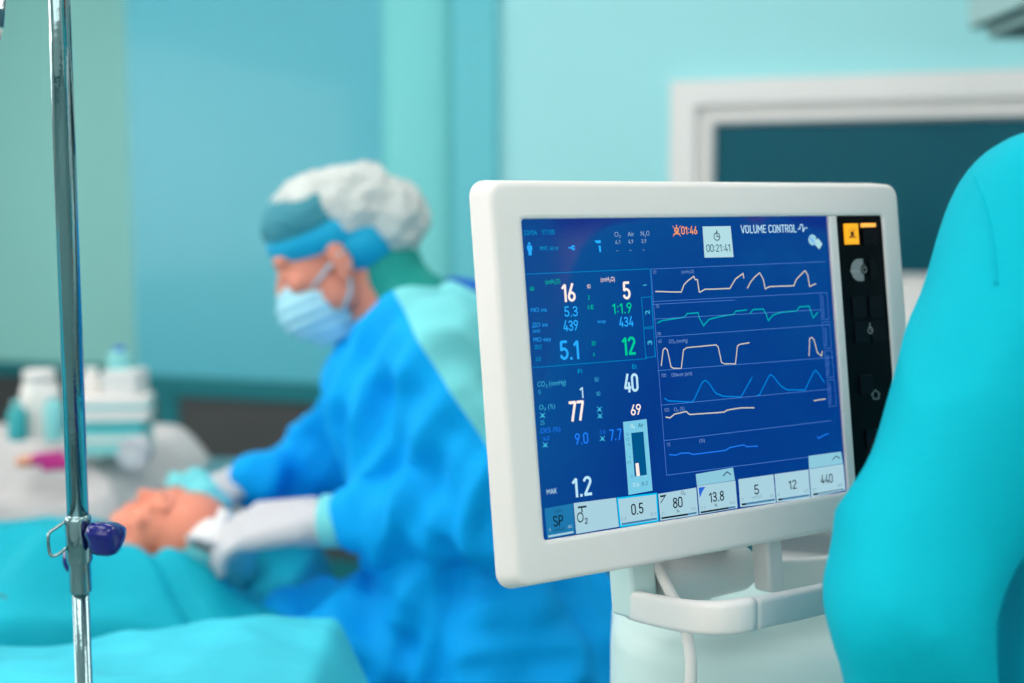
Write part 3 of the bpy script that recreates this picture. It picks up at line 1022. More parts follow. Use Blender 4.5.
# ------------------------------------------------------------------ ventilator trolley below
base = P(720, 683, 1.32)
vt = thing('ventilator_trolley', 'pale mint ventilator trolley body under the blue screen monitor', 'medical trolley', (base.x, base.y, 0))
MO = Matrix.Translation((-base.x, -base.y, 0))
top = P(640, 622, 1.18).z
tr = MB()
yawb = math.radians(-28)
RB = Matrix.Rotation(math.radians(-6), 4, 'Z')
pl_ = P(611, 650, 1.22)
MT = MO @ Matrix.Translation((pl_.x, pl_.y, 0)) @ RB
LX, LY = .46, .20
prof = [(x, y) for x, y in rrect(-.004, LX, -.11, LY, .09, 10)]
loops = [[MT @ Vector((x + (.004 if h > top - .01 else 0) * 0, y, h)) for x, y in rrect(i, LX - i, -.11 + i, LY - i, .09 - i, 10)]
         for i, h in ((0, .12), (0, top - .02), (.003, top - .008), (.01, top), (.05, top + .001))]
loft(tr, loops, mint_pl, capa=True, capb=True)
tr.build('body', vt)
mast = MB()
pm = MT @ Vector((.050, .028, 0))
capz = P(620, 594, 1.29).z
mast.lathe([(0, top - .05), (.050, top - .05), (.050, capz - .004), (.0485, capz - .001), (.0465, capz), (.0465, capz + .003), (.049, capz + .004), (.049, capz + .02),
            (.046, capz + .026), (0, capz + .03)], mint_pl, 40, Matrix.Translation(pm))
mast.build('mast', vt)
MB().box((-.02, -.16, .07), (LX + .02, LY + .02, .14), grey_pl, MT).build('base', vt, bevel=.02)
for x in (.03, LX - .03):
    for y in (-.1, LY - .04):
        q = MT @ Vector((x, y, .04))
        Mw = Matrix.Translation(q) @ RB @ Matrix.Rotation(PI / 2, 4, 'X')
        cw_ = MB()
        cw_.lathe([(0, -.015), (.034, -.015), (.04, -.01), (.04, .01), (.034, .015), (0, .015)], mat('rubber', (40, 42, 44), .7), 28, Mw)
        cw_.box((-.01, -.01, 0), (.01, .01, .04), steel, Matrix.Translation(q))
        cw_.build('caster', vt)

# ------------------------------------------------------------------ infusion pole
pt = P(57.5 + 9, 0, 1.12)
z_ax = 1.12
pa = P(70, 300, z_ax)
pole = thing('infusion_pole', 'shiny chrome infusion pole with collar and blue clamp knob', 'pole', (pa.x, pa.y, 0))


def hz(y):
    d = CX * ((70 - 512) / F) + CU * ((341.5 - y) / F) + CF
    return CAM.z + d.z * pa.y / d.y


m0 = Vector((0, 0, 0))
MB().lathe([(0, 2.15), (.0098, 2.15), (.0098, hz(515)), (.009, hz(515))], chrome, 40).build('upper_tube', pole)
MB().lathe([(.0075, hz(592)), (.0098, hz(592)), (.0102, hz(590)), (.0102, hz(564)), (.0114, hz(562)), (.0119, hz(559)), (.0119, hz(519)), (.0114, hz(516)), (.0098, hz(514.5))], chrome, 40).build('collar', pole)
MB().lathe([(0, .08), (.0078, .08), (.0078, hz(585)), (0, hz(585))], chrome, 32).build('lower_tube', pole)
dx = CX
h1, h2 = hz(521), hz(551)
mx = 1.12 / F
ring_ = [(-.010, -.006, h1 + .001), (-.017, -.009, h1 - .004), (-.0225, -.011, h1 - .008), (-.024, -.012, h1 - .013), (-.0235, -.012, h2 + .004), (-.0215, -.012, h2 - .001), (-.017, -.010, h2 - .001), (-.009, -.009, h2 + .005)]
MB().tube(smoothpts([Vector(p) for p in ring_], 5), .0016, chrome, 12).build('spring_loop', pole)
kb = MB()
kx = Matrix.Translation((.0, 0, hz(534))) @ Matrix.Rotation(math.radians(-20), 4, 'Z') @ Matrix.Rotation(PI / 2, 4, 'Y')
kb.lathe([(0, .006), (.0045, .010), (.0055, .018), (.0065, .020)], chrome, 24, kx)
kb.build('clamp_screw', pole)
kb = MB()
nn = 48
prof = [(.006, .0175), (.0115, .0175), (.0150, .020), (.0160, .025), (.0156, .036), (.0130, .043), (.008, .0455), (0, .046)]
vs = []
for r, hgt in prof:
    for k in range(nn):
        a = 2 * PI * k / nn
        rr = r * (1 + .13 * math.cos(3 * a + .6) * (1 if r > .008 else 0))
        vs.append((rr * math.cos(a), rr * math.sin(a), hgt))
fs = [(i * nn + k, i * nn + (k + 1) % nn, (i + 1) * nn + (k + 1) % nn, (i + 1) * nn + k) for i in range(len(prof) - 1) for k in range(nn)]
kb.add(vs, fs, blue_knob, True, kx)
kb.build('knob', pole)
kb = MB()
kb.ell((-.0105, .012, hz(562)), (.009, .014, .0145), blue_knob)
kb.build('release_lever', pole)
ft = MB()
for k in range(5):
    a = 2 * PI * k / 5 + .3
    ft = MB()
    ft.tube([(0, 0, .1), (.12 * math.cos(a), .12 * math.sin(a), .085), (.28 * math.cos(a), .28 * math.sin(a), .065)], [.014, .012, .009], chrome, 12)
    lg = ft.build('leg', pole)
    q = Vector((.28 * math.cos(a), .28 * math.sin(a), .03))
    MB().lathe([(0, -.01), (.026, -.01), (.03, -.006), (.03, .006), (.026, .01), (0, .01)], MATS['rubber'], 20, Matrix.Translation(q) @ Matrix.Rotation(PI / 2, 4, 'X')).build('caster', lg)
hk = MB()
for sgn in (-1, 1):
    hk.tube(smoothpts([Vector((0, 0, 2.13)), Vector((sgn * .05, 0, 2.12)), Vector((sgn * .09, 0, 2.09)), Vector((sgn * .105, 0, 2.11)), Vector((sgn * .105, 0, 2.13))], 5), .003, chrome, 10)
hk.build('hook', pole)

# infusion bag with drip chamber hanging from the left hook; its chamber tip shows in the corner of the picture
tip = P(-5, 40, 1.12)
topc = Vector((pa.x - .1, pa.y, 2.095))
bag = thing('infusion_bag', 'clear infusion bag with drip chamber hanging from the chrome pole', 'infusion bag', topc)
clearp = mat('clear_plastic', (225, 240, 242), .08, trans=.85, ior=1.3)
fluid = mat('teal_fluid', (10, 120, 150), .1, trans=.35, ior=1.33)
loops = []
for h_, wx, wy in ((-.03, .012, .003), (-.045, .05, .008), (-.09, .056, .022), (-.2, .058, .03), (-.25, .05, .026), (-.28, .02, .012), (-.29, .008, .008)):
    loops.append([Vector((wx * math.cos(2 * PI * k / 28), wy * math.sin(2 * PI * k / 28), h_)) for k in range(28)])
b = MB()
loft(b, loops, clearp, capa=True, capb=True)
b.build('bag', bag)
MB().tube([(0, 0, 0), (0, 0, -.032)], .004, steel, 10).build('hanging_loop', bag)
tl_ = tip - topc
d = Vector((.006, 0, -.06)).normalized()
ct = tl_ - Vector((-.0085, 0, .075))
ct = tl_ + Vector((.0055, 0, .075))
b = MB()
b.tube(smoothpts([Vector((0, 0, -.285)), Vector((0.0, 0, -.36)), ct + (ct - tl_).normalized() * .12, ct], 6), .0025, clearp, 10)
b.build('upper_line', bag)
ax = (tl_ - ct).normalized()
b = MB()
b.tube([ct, ct + ax * .006, ct + ax * .02, tl_ - ax * .006 * 2], [.003, .0088, .0092, .0072], clearp, 24)
cham = b.build('drip_chamber', bag)
MB().tube([tl_ - ax * .028, tl_ - ax * .013], [.0078, .0068], fluid, 24).build('fluid', cham)
b = MB()
b.tube([tl_ - ax * .010, tl_], [.0068, .0050], grey_pl, 24)
b.build('chamber_end', cham)
b = MB()
b.tube(smoothpts([tl_, tl_ + Vector((-.03, 0, -.08)), tl_ + Vector((-.08, .02, -.3)), tl_ + Vector((-.12, .1, -.5)), tl_ + Vector((-.14, .3, -.62))], 6), .0018, clearp, 8)
b.build('lower_line', bag)


# ------------------------------------------------------------------ organic bodies
def organic(caps, ells, voxel, smooth=6, fold=None, sub=0):
    """one continuous surface grown over tapered limbs; caps: (p, r, q, r2); ells: (centre, radii, matrix or None)"""
    b = MB()
    mt = white_pl
    for p, r, q, r2 in caps:
        p, q = Vector(p), Vector(q)
        L = (q - p).length
        if L < 1e-5:
            b.ell(p, (r, r, r), mt)
            continue
        ax = (q - p) / L
        pts, rr = [], []
        for k in range(7):
            a = PI / 2 * k / 6
            pts.append(p - ax * r * math.cos(a))
            rr.append(max(r * math.sin(a), .0004))
        for k in range(1, 7):
            a = PI / 2 * k / 6
            pts.append(q + ax * r2 * math.sin(a))
            rr.append(max(r2 * math.cos(a), .0004))
        b.tube(pts, rr, mt, 20)
    for c, r, M in ells:
        Mx = Matrix.Translation(c) @ (M if M else Matrix())
        b.ell((0, 0, 0), r, mt, Mx, 14)
    me = bpy.data.meshes.new('tmp')
    me.from_pydata([tuple(v) for v in b.v], [], b.f)
    ob = bpy.data.objects.new('tmp', me)
    COL.objects.link(ob)
    md = ob.modifiers.new('r', 'REMESH')
    md.mode = 'VOXEL'
    md.voxel_size = voxel
    if smooth:
        md = ob.modifiers.new('s', 'SMOOTH')
        md.factor = .5
        md.iterations = smooth
    dg = bpy.context.evaluated_depsgraph_get()
    out = bpy.data.meshes.new_from_object(ob.evaluated_get(dg))
    bpy.data.objects.remove(ob)
    if fold:
        fold_ = fold
        nr = [v.normal.copy() for v in out.vertices]
        for v, n_ in zip(out.vertices, nr):
            v.co += n_ * fold(v.co, n_)
        bm = bmesh.new()
        bm.from_mesh(out)
        for _ in range(2):
            bmesh.ops.smooth_vert(bm, verts=bm.verts, factor=.5, use_axis_x=True, use_axis_y=True, use_axis_z=True)
        bm.to_mesh(out)
        bm.free()
    for p in out.polygons:
        p.use_smooth = True
    return out


def put(me, name, mt, parent, loc):
    me.transform(Matrix.Translation(-Vector(loc)))
    me.materials.clear()
    me.materials.append(mt)
    return link(name, me, parent)


def ridge(q):
    return 1 - 2.2 * abs(noise.noise(q))


def folds(amp, ax, fr, fl, seed=0):
    """cloth folds running along axis ax: fine across, long along"""
    ax = Vector(ax).normalized()

    def f(p, n_):
        al = ax * p.dot(ax)
        ac = p - al
        w = Vector((noise.noise(p * 2.5 + Vector((seed, 0, 0))), noise.noise(p * 2.5 + Vector((0, seed, 5))), noise.noise(p * 2.5 + Vector((7, 0, seed))))) * .12
        q = (ac + w) * fr + al * fl + Vector((seed, seed * .3, 1.7))
        return amp * (ridge(q) * .7 + .35 * noise.noise(q * 2.1) - .2)
    return f


def headmesh(skinv=.0035):
    """head in its own frame: face +y, up +z, ear line at origin"""
    e = [((0, -.008, .045), (.074, .094, .082), None), ((0, .03, .0), (.062, .066, .075), None), ((0, .048, -.052), (.048, .045, .045), None),
         ((0, .072, -.078), (.022, .018, .018), None), ((0, .078, .035), (.05, .022, .02), None)]
    for sg in (-1, 1):
        e += [((sg * .036, .068, -.008), (.024, .022, .02), None), ((sg * .048, .015, -.045), (.018, .035, .03), Matrix.Rotation(.4, 4, 'X')),
              ((sg * .078, -.006, .0), (.007, .017, .031), Matrix.Rotation(-.15, 4, 'X')), ((sg * .079, -.002, -.022), (.006, .010, .012), None),
              ((sg * .010, .099, -.02), (.009, .009, .007), None), ((sg * .031, .086, .012), (.015, .011, .009), None)]
    e += [((0, .104, -.016), (.009, .014, .010), None), ((0, .087, -.045), (.024, .012, .006), None), ((0, .086, -.056), (.021, .012, .0065), None)]
    c = [((0, .088, .028), .008, (0, .106, -.012), .010), ((0, -.02, -.04), .055, (0, -.04, -.14), .056)]
    return organic([(Vector(a), b_, Vector(c_), d_) for a, b_, c_, d_ in c], [(Vector(a), b_, c_) for a, b_, c_ in e], .0045, 3)


HEAD = headmesh()


def frame(fwd, up, origin, s=1):
    f = Vector(fwd).normalized()
    u = Vector(up)
    u = (u - f * u.dot(f)).normalized()
    x = f.cross(u)
    M = Matrix((x, f, u)).transposed().to_4x4() @ Matrix.Scale(s, 4)
    M.translation = origin
    return M


def eyes(hm, parent, loc, closed=True):
    for sg in (-1, 1):
        b = MB()
        b.ell((sg * .031, .078, .012), (.0125, .0118, .0115), skin if closed else eye_w, hm)
        o = b.build('eye', parent, M=None)
        o.data.transform(Matrix.Translation(-Vector(loc)))
        b = MB()
        b.tube([hm @ Vector((sg * (.018 + .006 * k), .0885 - .0012 * k * k * .4, .0075 + .0006 * (k - 2) ** 2)) for k in range(5)], .0013, eye_d, 6)
        o2 = b.build('eyelashes', parent)
        o2.data.transform(Matrix.Translation(-Vector(loc)))
        b = MB()
        b.tube([hm @ Vector((sg * (.014 + .008 * k), .098 - .0014 * k * k, .034 + .002 * k - .0006 * k * k)) for k in range(5)], [.002, .003, .003, .0026, .001], hair_m, 8)
        o2 = b.build('eyebrow', parent)
        o2.data.transform(Matrix.Translation(-Vector(loc)))


def handcaps(M, curl=(.5, .5, .55, .6), thumb=.6, side=1, s=1.0):
    """hand in frame M: wrist at the origin, fingers +y, palm facing -z, thumb on +x*side"""
    caps = []

    def c(a, ra, b_, rb):
        caps.append((M @ Vector(a), ra * s, M @ Vector(b_), rb * s))
    bx = [.030 * side, .010 * side, -.011 * side, -.030 * side]
    for k, x in enumerate(bx):
        c((x * .55, .0, 0), .017, (x, .085 - .004 * abs(k - 1), 0), .0125)
    c((.02 * side, .02, -.004), .017, (.02 * side, .05, -.006), .014)
    lens = [(.042, .026, .021), (.047, .030, .023), (.043, .028, .022), (.034, .021, .019)]
    for k, x in enumerate(bx):
        p = Vector((x, .088 - .005 * abs(k - 1), 0))
        a = 0
        d_ = Vector(((k - 1.4) * -.05 * side, 1, 0))
        r = (.0100, .0092, .0084, .0078) if k < 3 else (.0088, .008, .0074, .0068)
        for j, L in enumerate(lens[k]):
            a += curl[k] * (.8, 1.1, .8)[j]
            q = p + Vector((d_.x, math.cos(a), -math.sin(a))) * L
            c(p, r[j], q, r[j + 1])
            p = q
    # thumb leaves the side of the palm near its base
    a0 = Vector((.026 * side, .022, -.004))
    a1 = a0 + Vector((.026 * side, .030, -.012 - .01 * thumb))
    a2 = a1 + Vector((.012 * side * (1 - thumb), .030, -.016 * (.4 + thumb)))
    a3 = a2 + Vector((-.006 * side * thumb, .024, -.010))
    c(a0, .0145, a1, .0115)
    c(a1, .0115, a2, .0100)
    c(a2, .0100, a3, .0085)
    return caps


# ------------------------------------------------------------------ seated surgeon, facing left
ZS = 2.02
sb0 = P(520, 683, ZS)
SB = Vector((sb0.x, sb0.y, 0))
sur = thing('person', 'person in blue surgical gown, pale blue mask and white hair net, leaning over the patient', 'person', SB)
hc = P(340, 262, ZS)
hfwd = Vector((-1, -.10, -.42))
hM = frame(hfwd, (-.40, 0, 1), hc, 1.02)
bodyc = []


def cp_(a, ra, b_, rb):
    bodyc.append((P(*a) if len(a) == 3 else a, ra, P(*b_) if len(b_) == 3 else b_, rb))


# skin body under the gown: neck, trunk, arms, thighs, shanks in one surface with the head
bc = []
nk = hM @ Vector((0, -.035, -.11))


def PP(x, y, z):
    return P(x, y, z)


bc += [(hM @ Vector((0, -.02, -.05)), .055, PP(415, 350, ZS), .062)]
for sg, zz in ((-1, 1.90), (1, 2.14)):
    bc += [(PP(440, 385, zz), .085, PP(500, 600, zz), .10)]
bc += [(PP(500, 620, 1.93), .085, PP(360, 665, 1.90), .05), (PP(500, 620, 2.1), .085, PP(365, 665, 2.14), .05)]
kn1, kn2 = PP(360, 665, 1.90), PP(365, 665, 2.14)
for kn in (kn1, kn2):
    an = Vector((kn.x + .03, kn.y, .08))
    bc += [(kn, .045, an, .035), (an - Vector((0, 0, .02)), .035, an + Vector((-.14, 0, -.045)), .025)]
nearS, nearE, nearW = PP(450, 372, 1.80), PP(492, 505, 1.74), PP(345, 521, 1.84)
farS, farE, farW = PP(405, 365, 2.20), PP(318, 462, 2.28), PP(262, 478, 2.2)
bc += [(nearS, .05, nearE, .038), (nearE, .038, nearW, .027), (farS, .05, farE, .038), (farE, .038, farW, .027)]
me = organic(bc, [], .012, 6)
body = put(me, 'body', skin, sur, SB)
hd = HEAD.copy()
hd.transform(hM)
put(hd, 'head', skin, sur, SB)
eyes(hM, sur, SB)

# gown: trunk, skirt, sleeves
gc = []
for sg, zz in ((-1, 1.91), (0, 2.02), (1, 2.13)):
    gc += [(PP(412, 390, zz), .125, PP(490, 610, zz), .165)]
    gc += [(PP(455, 350, zz), .085, PP(500, 420, zz), .15)]
    gc += [(PP(505, 620, zz), .17, PP(520, 760, zz), .19)]
    gc += [(PP(480, 640, zz), .12, PP(318, 655, zz), .10)]
    gc += [(PP(380, 345, zz), .045, PP(400, 400, zz), .09)]
gc += [(nearS, .085, nearE, .078), (nearE, .078, nearE * .45 + nearW * .55, .060), (nearE * .45 + nearW * .55, .058, PP(372, 518, 1.83), .044),
       (farS, .085, farE, .070), (farE, .070, farW, .042)]
gc += [(PP(420, 335, 1.86), .06, nearS, .085), (PP(400, 330, 2.15), .055, farS, .08)]
for zz in (1.9, 2.02, 2.15):
    gc += [(PP(345, 665, zz), .10, PP(352, 760, zz), .11)]
    gc += [(PP(520, 760, zz), .19, PP(520, 900, zz), .19)]
f1 = folds(.050, (-.35, .1, -1), 11, 1.2, 3)
f2 = folds(.042, (1, .2, -.5), 12, 1.4, 9)


def gfold(p, n_):
    q = (p - nearE).length
    u = .5 + .5 * noise.noise(p * 3)
    return f1(p, n_) * (1 - u * .5) + f2(p, n_) * u + .006 * noise.noise(p * 22)


me = organic(gc, [], .0095, 8, gfold)
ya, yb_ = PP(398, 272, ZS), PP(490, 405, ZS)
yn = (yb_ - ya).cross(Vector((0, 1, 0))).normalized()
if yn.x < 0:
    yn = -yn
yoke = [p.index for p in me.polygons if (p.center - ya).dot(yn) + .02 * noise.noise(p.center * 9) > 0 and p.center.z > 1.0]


def split(me_, idx, keep):
    bm = bmesh.new()
    bm.from_mesh(me_)
    z0 = Vector((0, 0, 1.02))
    for co_, no_ in ((ya, yn), (z0, Vector((0, 0, 1)))):
        bmesh.ops.bisect_plane(bm, geom=bm.verts[:] + bm.edges[:] + bm.faces[:], plane_co=co_, plane_no=no_)
    bmesh.ops.delete(bm, geom=[f_ for f_ in bm.faces if (((f_.calc_center_median() - ya).dot(yn) > 0) and f_.calc_center_median().z > z0.z) != keep], context='FACES')
    o_ = bpy.data.meshes.new('cloth')
    bm.to_mesh(o_)
    bm.free()
    for p in o_.polygons:
        p.use_smooth = True
    return o_


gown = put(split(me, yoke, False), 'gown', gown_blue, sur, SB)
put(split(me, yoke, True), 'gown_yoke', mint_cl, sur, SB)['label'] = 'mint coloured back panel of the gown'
yk = [(PP(452, 286, 2.02), .018, PP(480, 292, 1.92), .02), (PP(480, 292, 1.92), .02, PP(505, 315, 1.85), .022)]
put(organic(yk, [], .006, 4), 'gown_tie', gown_dark, sur, SB)
# collar and scrub top at the neck
ck = [(hM @ Vector((0, -.065, -.045)), .06, PP(412, 305, ZS), .07)]
put(organic(ck, [], .007, 6, folds(.008, (0, 1, 0), 14, 14, 2)), 'cap_tail', mat('scarf_green', (0, 150, 140), .7, bump=.2), sur, SB)
# bouffant net, headband, mask
M2 = hM
net = [((0, -.046, .074), (.086, .088, .068), Matrix.Rotation(-.1, 4, 'X')), ((0, -.100, .034), (.072, .064, .064), None), ((0, -.002, .100), (.072, .082, .048), None)]
me = organic([], [(Vector(c_), r_, m_) for c_, r_, m_ in net], .006, 5)
for v in me.vertices:
    v.co += v.normal * (.006 * ridge(v.co * 26) + .004 * noise.noise(v.co * 60))
me.transform(hM)
put(me, 'hair_net', net_m, sur, SB)
band = [((0, -.004, .050), (.0835, .106, .056), Matrix.Rotation(.12, 4, 'X')), ((0, -.045, .015), (.078, .070, .056), None)]
me = organic([], [(Vector(c_), r_, m_) for c_, r_, m_ in band], .005, 3)
me.transform(hM)
put(me, 'cap_band', cap_blue, sur, SB)['label'] = 'blue band of the surgical cap'
tk = [((0, .010, .082), (.0850, .088, .058), None)]
me = organic([], [(Vector(c_), r_, m_) for c_, r_, m_ in tk], .005, 3, None)
for v in me.vertices:
    v.co += v.normal * .003 * ridge(v.co * 30)
me.transform(hM)
put(me, 'cap_crown', cap_teal, sur, SB)
mk = [((0, .062, -.050), (.062, .066, .058), Matrix.Rotation(.1, 4, 'X')), ((0, .050, -.075), (.05, .055, .045), None)]
me = organic([], [(Vector(c_), r_, m_) for c_, r_, m_ in mk], .005, 3)
for v in me.vertices:
    v.co += v.normal * .0022 * math.sin(v.co.z * 330)
me.transform(hM)
put(me, 'face_mask', mask_m, sur, SB)
for sg in (-1, 1):
    b = MB()
    b.tube([hM @ Vector(p) for p in ((sg * .06, .052, -.02), (sg * .076, .02, -.004), (sg * .084, -.012, .012))], .0022, mask_m, 8)
    b.tube([hM @ Vector(p) for p in ((sg * .055, .035, -.085), (sg * .07, .0, -.05), (sg * .082, -.016, -.01))], .0022, mask_m, 8)
    o = b.build('mask_strap', sur)
    o.data.transform(Matrix.Translation(-SB))

# gloves with cuffs
ndir = (PP(215, 536, 1.90) - nearW).normalized()
nM = frame(ndir, Vector((.25, -.45, .85)), PP(308, 520, 1.85), 1.15)
me = organic(handcaps(nM, (.42, .42, .42, .42), .6, 1, 1.42) + [(PP(340, 521, 1.84), .037, PP(305, 524, 1.86), .036)], [], .0042, 3)
put(me, 'glove', glove_m, sur, SB)
fdir = (PP(185, 500, 2.18) - farW).normalized()
fM = frame(fdir, Vector((.1, -.3, 1)), PP(244, 482, 2.19), 1.2)
me = organic(handcaps(fM, (.3, .35, .4, .5), .5, -1, 1.12) + [(PP(262, 478, 2.19), .032, PP(235, 481, 2.19), .029)], [], .0042, 3)
put(me, 'glove', glove_m, sur, SB)
for W_, E_, r_ in ((PP(352, 520, 1.84), PP(322, 521.5, 1.845), .0415),):
    b = MB()
    ax = (E_ - W_).normalized()
    b.tube([W_ - ax * .02, W_, W_ + ax * .042, W_ + ax * .046], [r_ * .97, r_, r_ * .98, r_ * .9], mint_cl, 28)
    o = b.build('cuff', sur)
    o.data.transform(Matrix.Translation(-SB))
b = MB()
W_, E_ = PP(262, 478, 2.19), PP(250, 480, 2.19)
ax = (E_ - W_).normalized()
b.tube([W_ - ax * .02, W_, W_ + ax * .02], [.04, .039, .036], mint_cl, 28)
o = b.build('cuff', sur)
o.data.transform(Matrix.Translation(-SB))
# shoes
for kn in (kn1, kn2):
    b = MB()
    q = Vector((kn.x - .04, kn.y, .045)) - SB
    b.ell(q, (.13, .045, .045), win_w)
    b.build('shoe', sur)
# stool
st = thing('stool', 'round grey stool under the seated surgeon', 'stool', (SB.x + .02, SB.y, 0))
hs = PP(510, 640, ZS).z - .17
MB().lathe([(0, hs), (.17, hs), (.185, hs - .02), (.18, hs - .06), (0, hs - .06)], dark_p, 40).build('seat', st)
MB().tube([(0, 0, .06), (0, 0, hs - .05)], .025, chrome, 20).build('pole', st)
for k in range(5):
    a = 2 * PI * k / 5
    MB().tube([(0, 0, .09), (.25 * math.cos(a), .25 * math.sin(a), .06), (.25 * math.cos(a), .25 * math.sin(a), .0)], .016, chrome, 10).build('leg', st)


# ------------------------------------------------------------------ operating table, patient and drapes
tc_ = Vector((-.80, 1.98, 0))
TH = .64
plw = thing('pillow', 'small dark pillow under the head of the patient', 'pillow', (hp_.x, hp_.y, TH)) if False else None
ot = thing('operating_table', 'operating table hidden below the turquoise drapes', 'table', (tc_.x, tc_.y, 0))
MB().box((-.95, -.26, TH - .08), (.34, .26, TH), dark_p).build('table_top', ot, bevel=.03)
MB().box((-.25, -.16, .12), (.1, .16, TH - .08), steel).build('column', ot, bevel=.02)
MB().box((-.5, -.25, 0), (.35, .25, .12), grey_pl).build('base', ot, bevel=.03)

# patient: lying on the back, crown to the surgeon, trunk going left under the drape
hp_ = P(172, 543, 2.06)
pb_ = Vector((hp_.x, hp_.y, TH))
pat = thing('person', 'patient lying on the operating table, face bare, body under the turquoise drape', 'person', pb_)
pM = frame(Vector((-.33, -.10, .95)), Vector((1, -.12, .12)), hp_, .90)
trunk = [(pM @ Vector((0, -.03, -.05)), .058, hp_ + Vector((-.20, .0, -.03)), .062)]
ch = Vector((hp_.x - .34, hp_.y, .722))
for sg in (-1, 1):
    trunk += [(ch + Vector((.04, sg * .10, -.0)), .066, ch + Vector((-.42, sg * .08, -.0)), .080),
              (ch + Vector((.05, sg * .17, -.01)), .048, ch + Vector((-.25, sg * .19, -.03)), .04),
              (ch + Vector((-.25, sg * .19, -.03)), .04, ch + Vector((-.48, sg * .17, -.03)), .03)]
me = organic(trunk, [], .011, 6)
put(me, 'body', skin_p, pat, pb_)
hd = HEAD.copy()
hd.transform(pM)
put(hd, 'head', skin_p, pat, pb_)
eyes(pM, pat, pb_)
cpm = [((0, -.045, .062), (.084, .088, .082), None)]
me = organic([], [(Vector(c_), r_, m_) for c_, r_, m_ in cpm], .006, 4)
for v in me.vertices:
    v.co += v.normal * .004 * ridge(v.co * 25)
me.transform(pM)
put(me, 'cap', mint_cl, pat, pb_)

# breathing mask held on the face
gm = P(214, 540, 1.93)
bmsk = thing('breathing_mask', 'white breathing mask held by the near gloved hand', 'mask', gm)
Mg = frame((-.3, -.5, .4), (0, 0, 1), Vector((0, 0, 0)))
b = MB()
b.lathe([(.036, -.012), (.038, .0), (.033, .012), (.024, .026), (.012, .032), (.011, .05), (.009, .05), (.009, .03), (.02, .022), (.03, .008), (.034, -.010)], win_w, 32, Mg)
b.build('cup', bmsk)
b = MB()
b.lathe([(.030, -.016), (.040, -.016), (.043, -.011), (.040, -.006), (.034, -.006)], glove_m, 32, Mg)
b.build('cushion', bmsk)
# crumpled mint gauze under the far hand
gz = P(192, 490, 2.12)
me = organic([(P(178, 486, 2.14), .022, P(206, 500, 2.10), .026), (P(196, 480, 2.14), .02, P(218, 505, 2.1), .02)], [], .005, 3, folds(.012, (0, 0, 1), 20, 14, 3))
tag(put(me, 'gauze', mint_cl, None, gz), 'crumpled mint gauze cloth under the far gloved hand', 'gauze').location = gz


def clothgrid(name, x0, x1, y0, y1, nx, ny, hf, mt, label, cat, thick=.004, M=None):
    """a draped sheet: height hf(x, y) on a grid, solidified"""
    b = MB()
    vs = [hf(x0 + (x1 - x0) * i / nx, y0 + (y1 - y0) * j / ny) for j in range(ny + 1) for i in range(nx + 1)]
    o_ = Vector(((x0 + x1) / 2, sum(v[1] for v in vs) / len(vs), 0))
    vs = [Vector(v) - o_ for v in vs]
    fs = [(j * (nx + 1) + i, j * (nx + 1) + i + 1, (j + 1) * (nx + 1) + i + 1, (j + 1) * (nx + 1) + i) for j in range(ny) for i in range(nx)]
    b.add(vs, fs, mt, True)
    o = b.build(name)
    o.location = o_
    md = o.modifiers.new('thick', 'SOLIDIFY')
    md.thickness = thick
    md = o.modifiers.new('sub', 'SUBSURF')
    md.levels = md.render_levels = 1
    return tag(o, label, cat)


def sstep(a, b_, x):
    t = max(0, min(1, (x - a) / (b_ - a)))
    return t * t * (3 - 2 * t)


# patient drape: covers trunk and table, hangs over the near side
DX1 = P(330, 600, 1.75).x


def hdrape(x, y):
    # profile across the table: near hanging side, top, far side
    e = min(sstep(1.60, 1.72, y), 1 - sstep(2.22, 2.34, y))
    body = math.exp(-((y - 2.0) / .17) ** 2) * .12 * sstep(-.42, -.62, x) if x < -.42 else 0
    body = .075 * math.exp(-((y - 2.02) / .19) ** 2) * (1 - sstep(-.73, -.62, x))
    body += .085 * math.exp(-((y - 1.84) / .07) ** 2) * sstep(-.82, -.70, x) * (1 - sstep(-.54, -.38, x))
    ex = 1 - sstep(DX1 - .10, DX1 + .02, x)
    z = .735 + body + .018 * (1 - sstep(-.60, -.35, x))
    f = .018 * ridge(Vector((x * 3.2 + y * 1.5, y * 5 - x * 2, .3))) + .006 * noise.noise(Vector((x * 9, y * 12, 2)))
    cr = -.03 * math.exp(-(((x + .56) + (y - 1.85) * .9) / .012) ** 2) * sstep(1.62, 1.7, y)
    z += f + cr * .8
    # make a dip where the head comes out
    hx = ((x - hp_.x) / .16) ** 2 + ((y - hp_.y) / .14) ** 2
    z -= .05 * math.exp(-hx * hx * 1.4)
    lo = .25
    zz = lo + (z - lo) * e * ex
    return (x + .015 * noise.noise(Vector((y * 8, zz * 6, 1))) * (1 - e), y + .03 * noise.noise(Vector((x * 9, zz * 2, 4))) * (1 - e), zz)


def hdr2(x, y):
    return hdrape(x, y)


clothgrid('surgical_drape', -1.75, DX1 + .03, 1.58, 2.36, 130, 90, hdr2, drape_m, 'turquoise surgical drape spread over the patient and table', 'drape')

# nearer sheet on an instrument table
NX1 = P(352, 632, 1.5).x
it = thing('instrument_table', 'small instrument table hidden under the pale aqua sheet', 'table', (-.75, 1.37, 0))
NH = P(340, 628, 1.52).z
MB().box((-.6, -.11, NH - .05), (NX1 + .75 - .05, .02, NH - .03), steel).build('table_top', it, bevel=.005)
for x in (-.56, NX1 + .65):
    for y in (-.09, .0):
        MB().tube([(x, y, 0), (x, y, NH - .05)], .015, chrome, 12).build('leg', it)


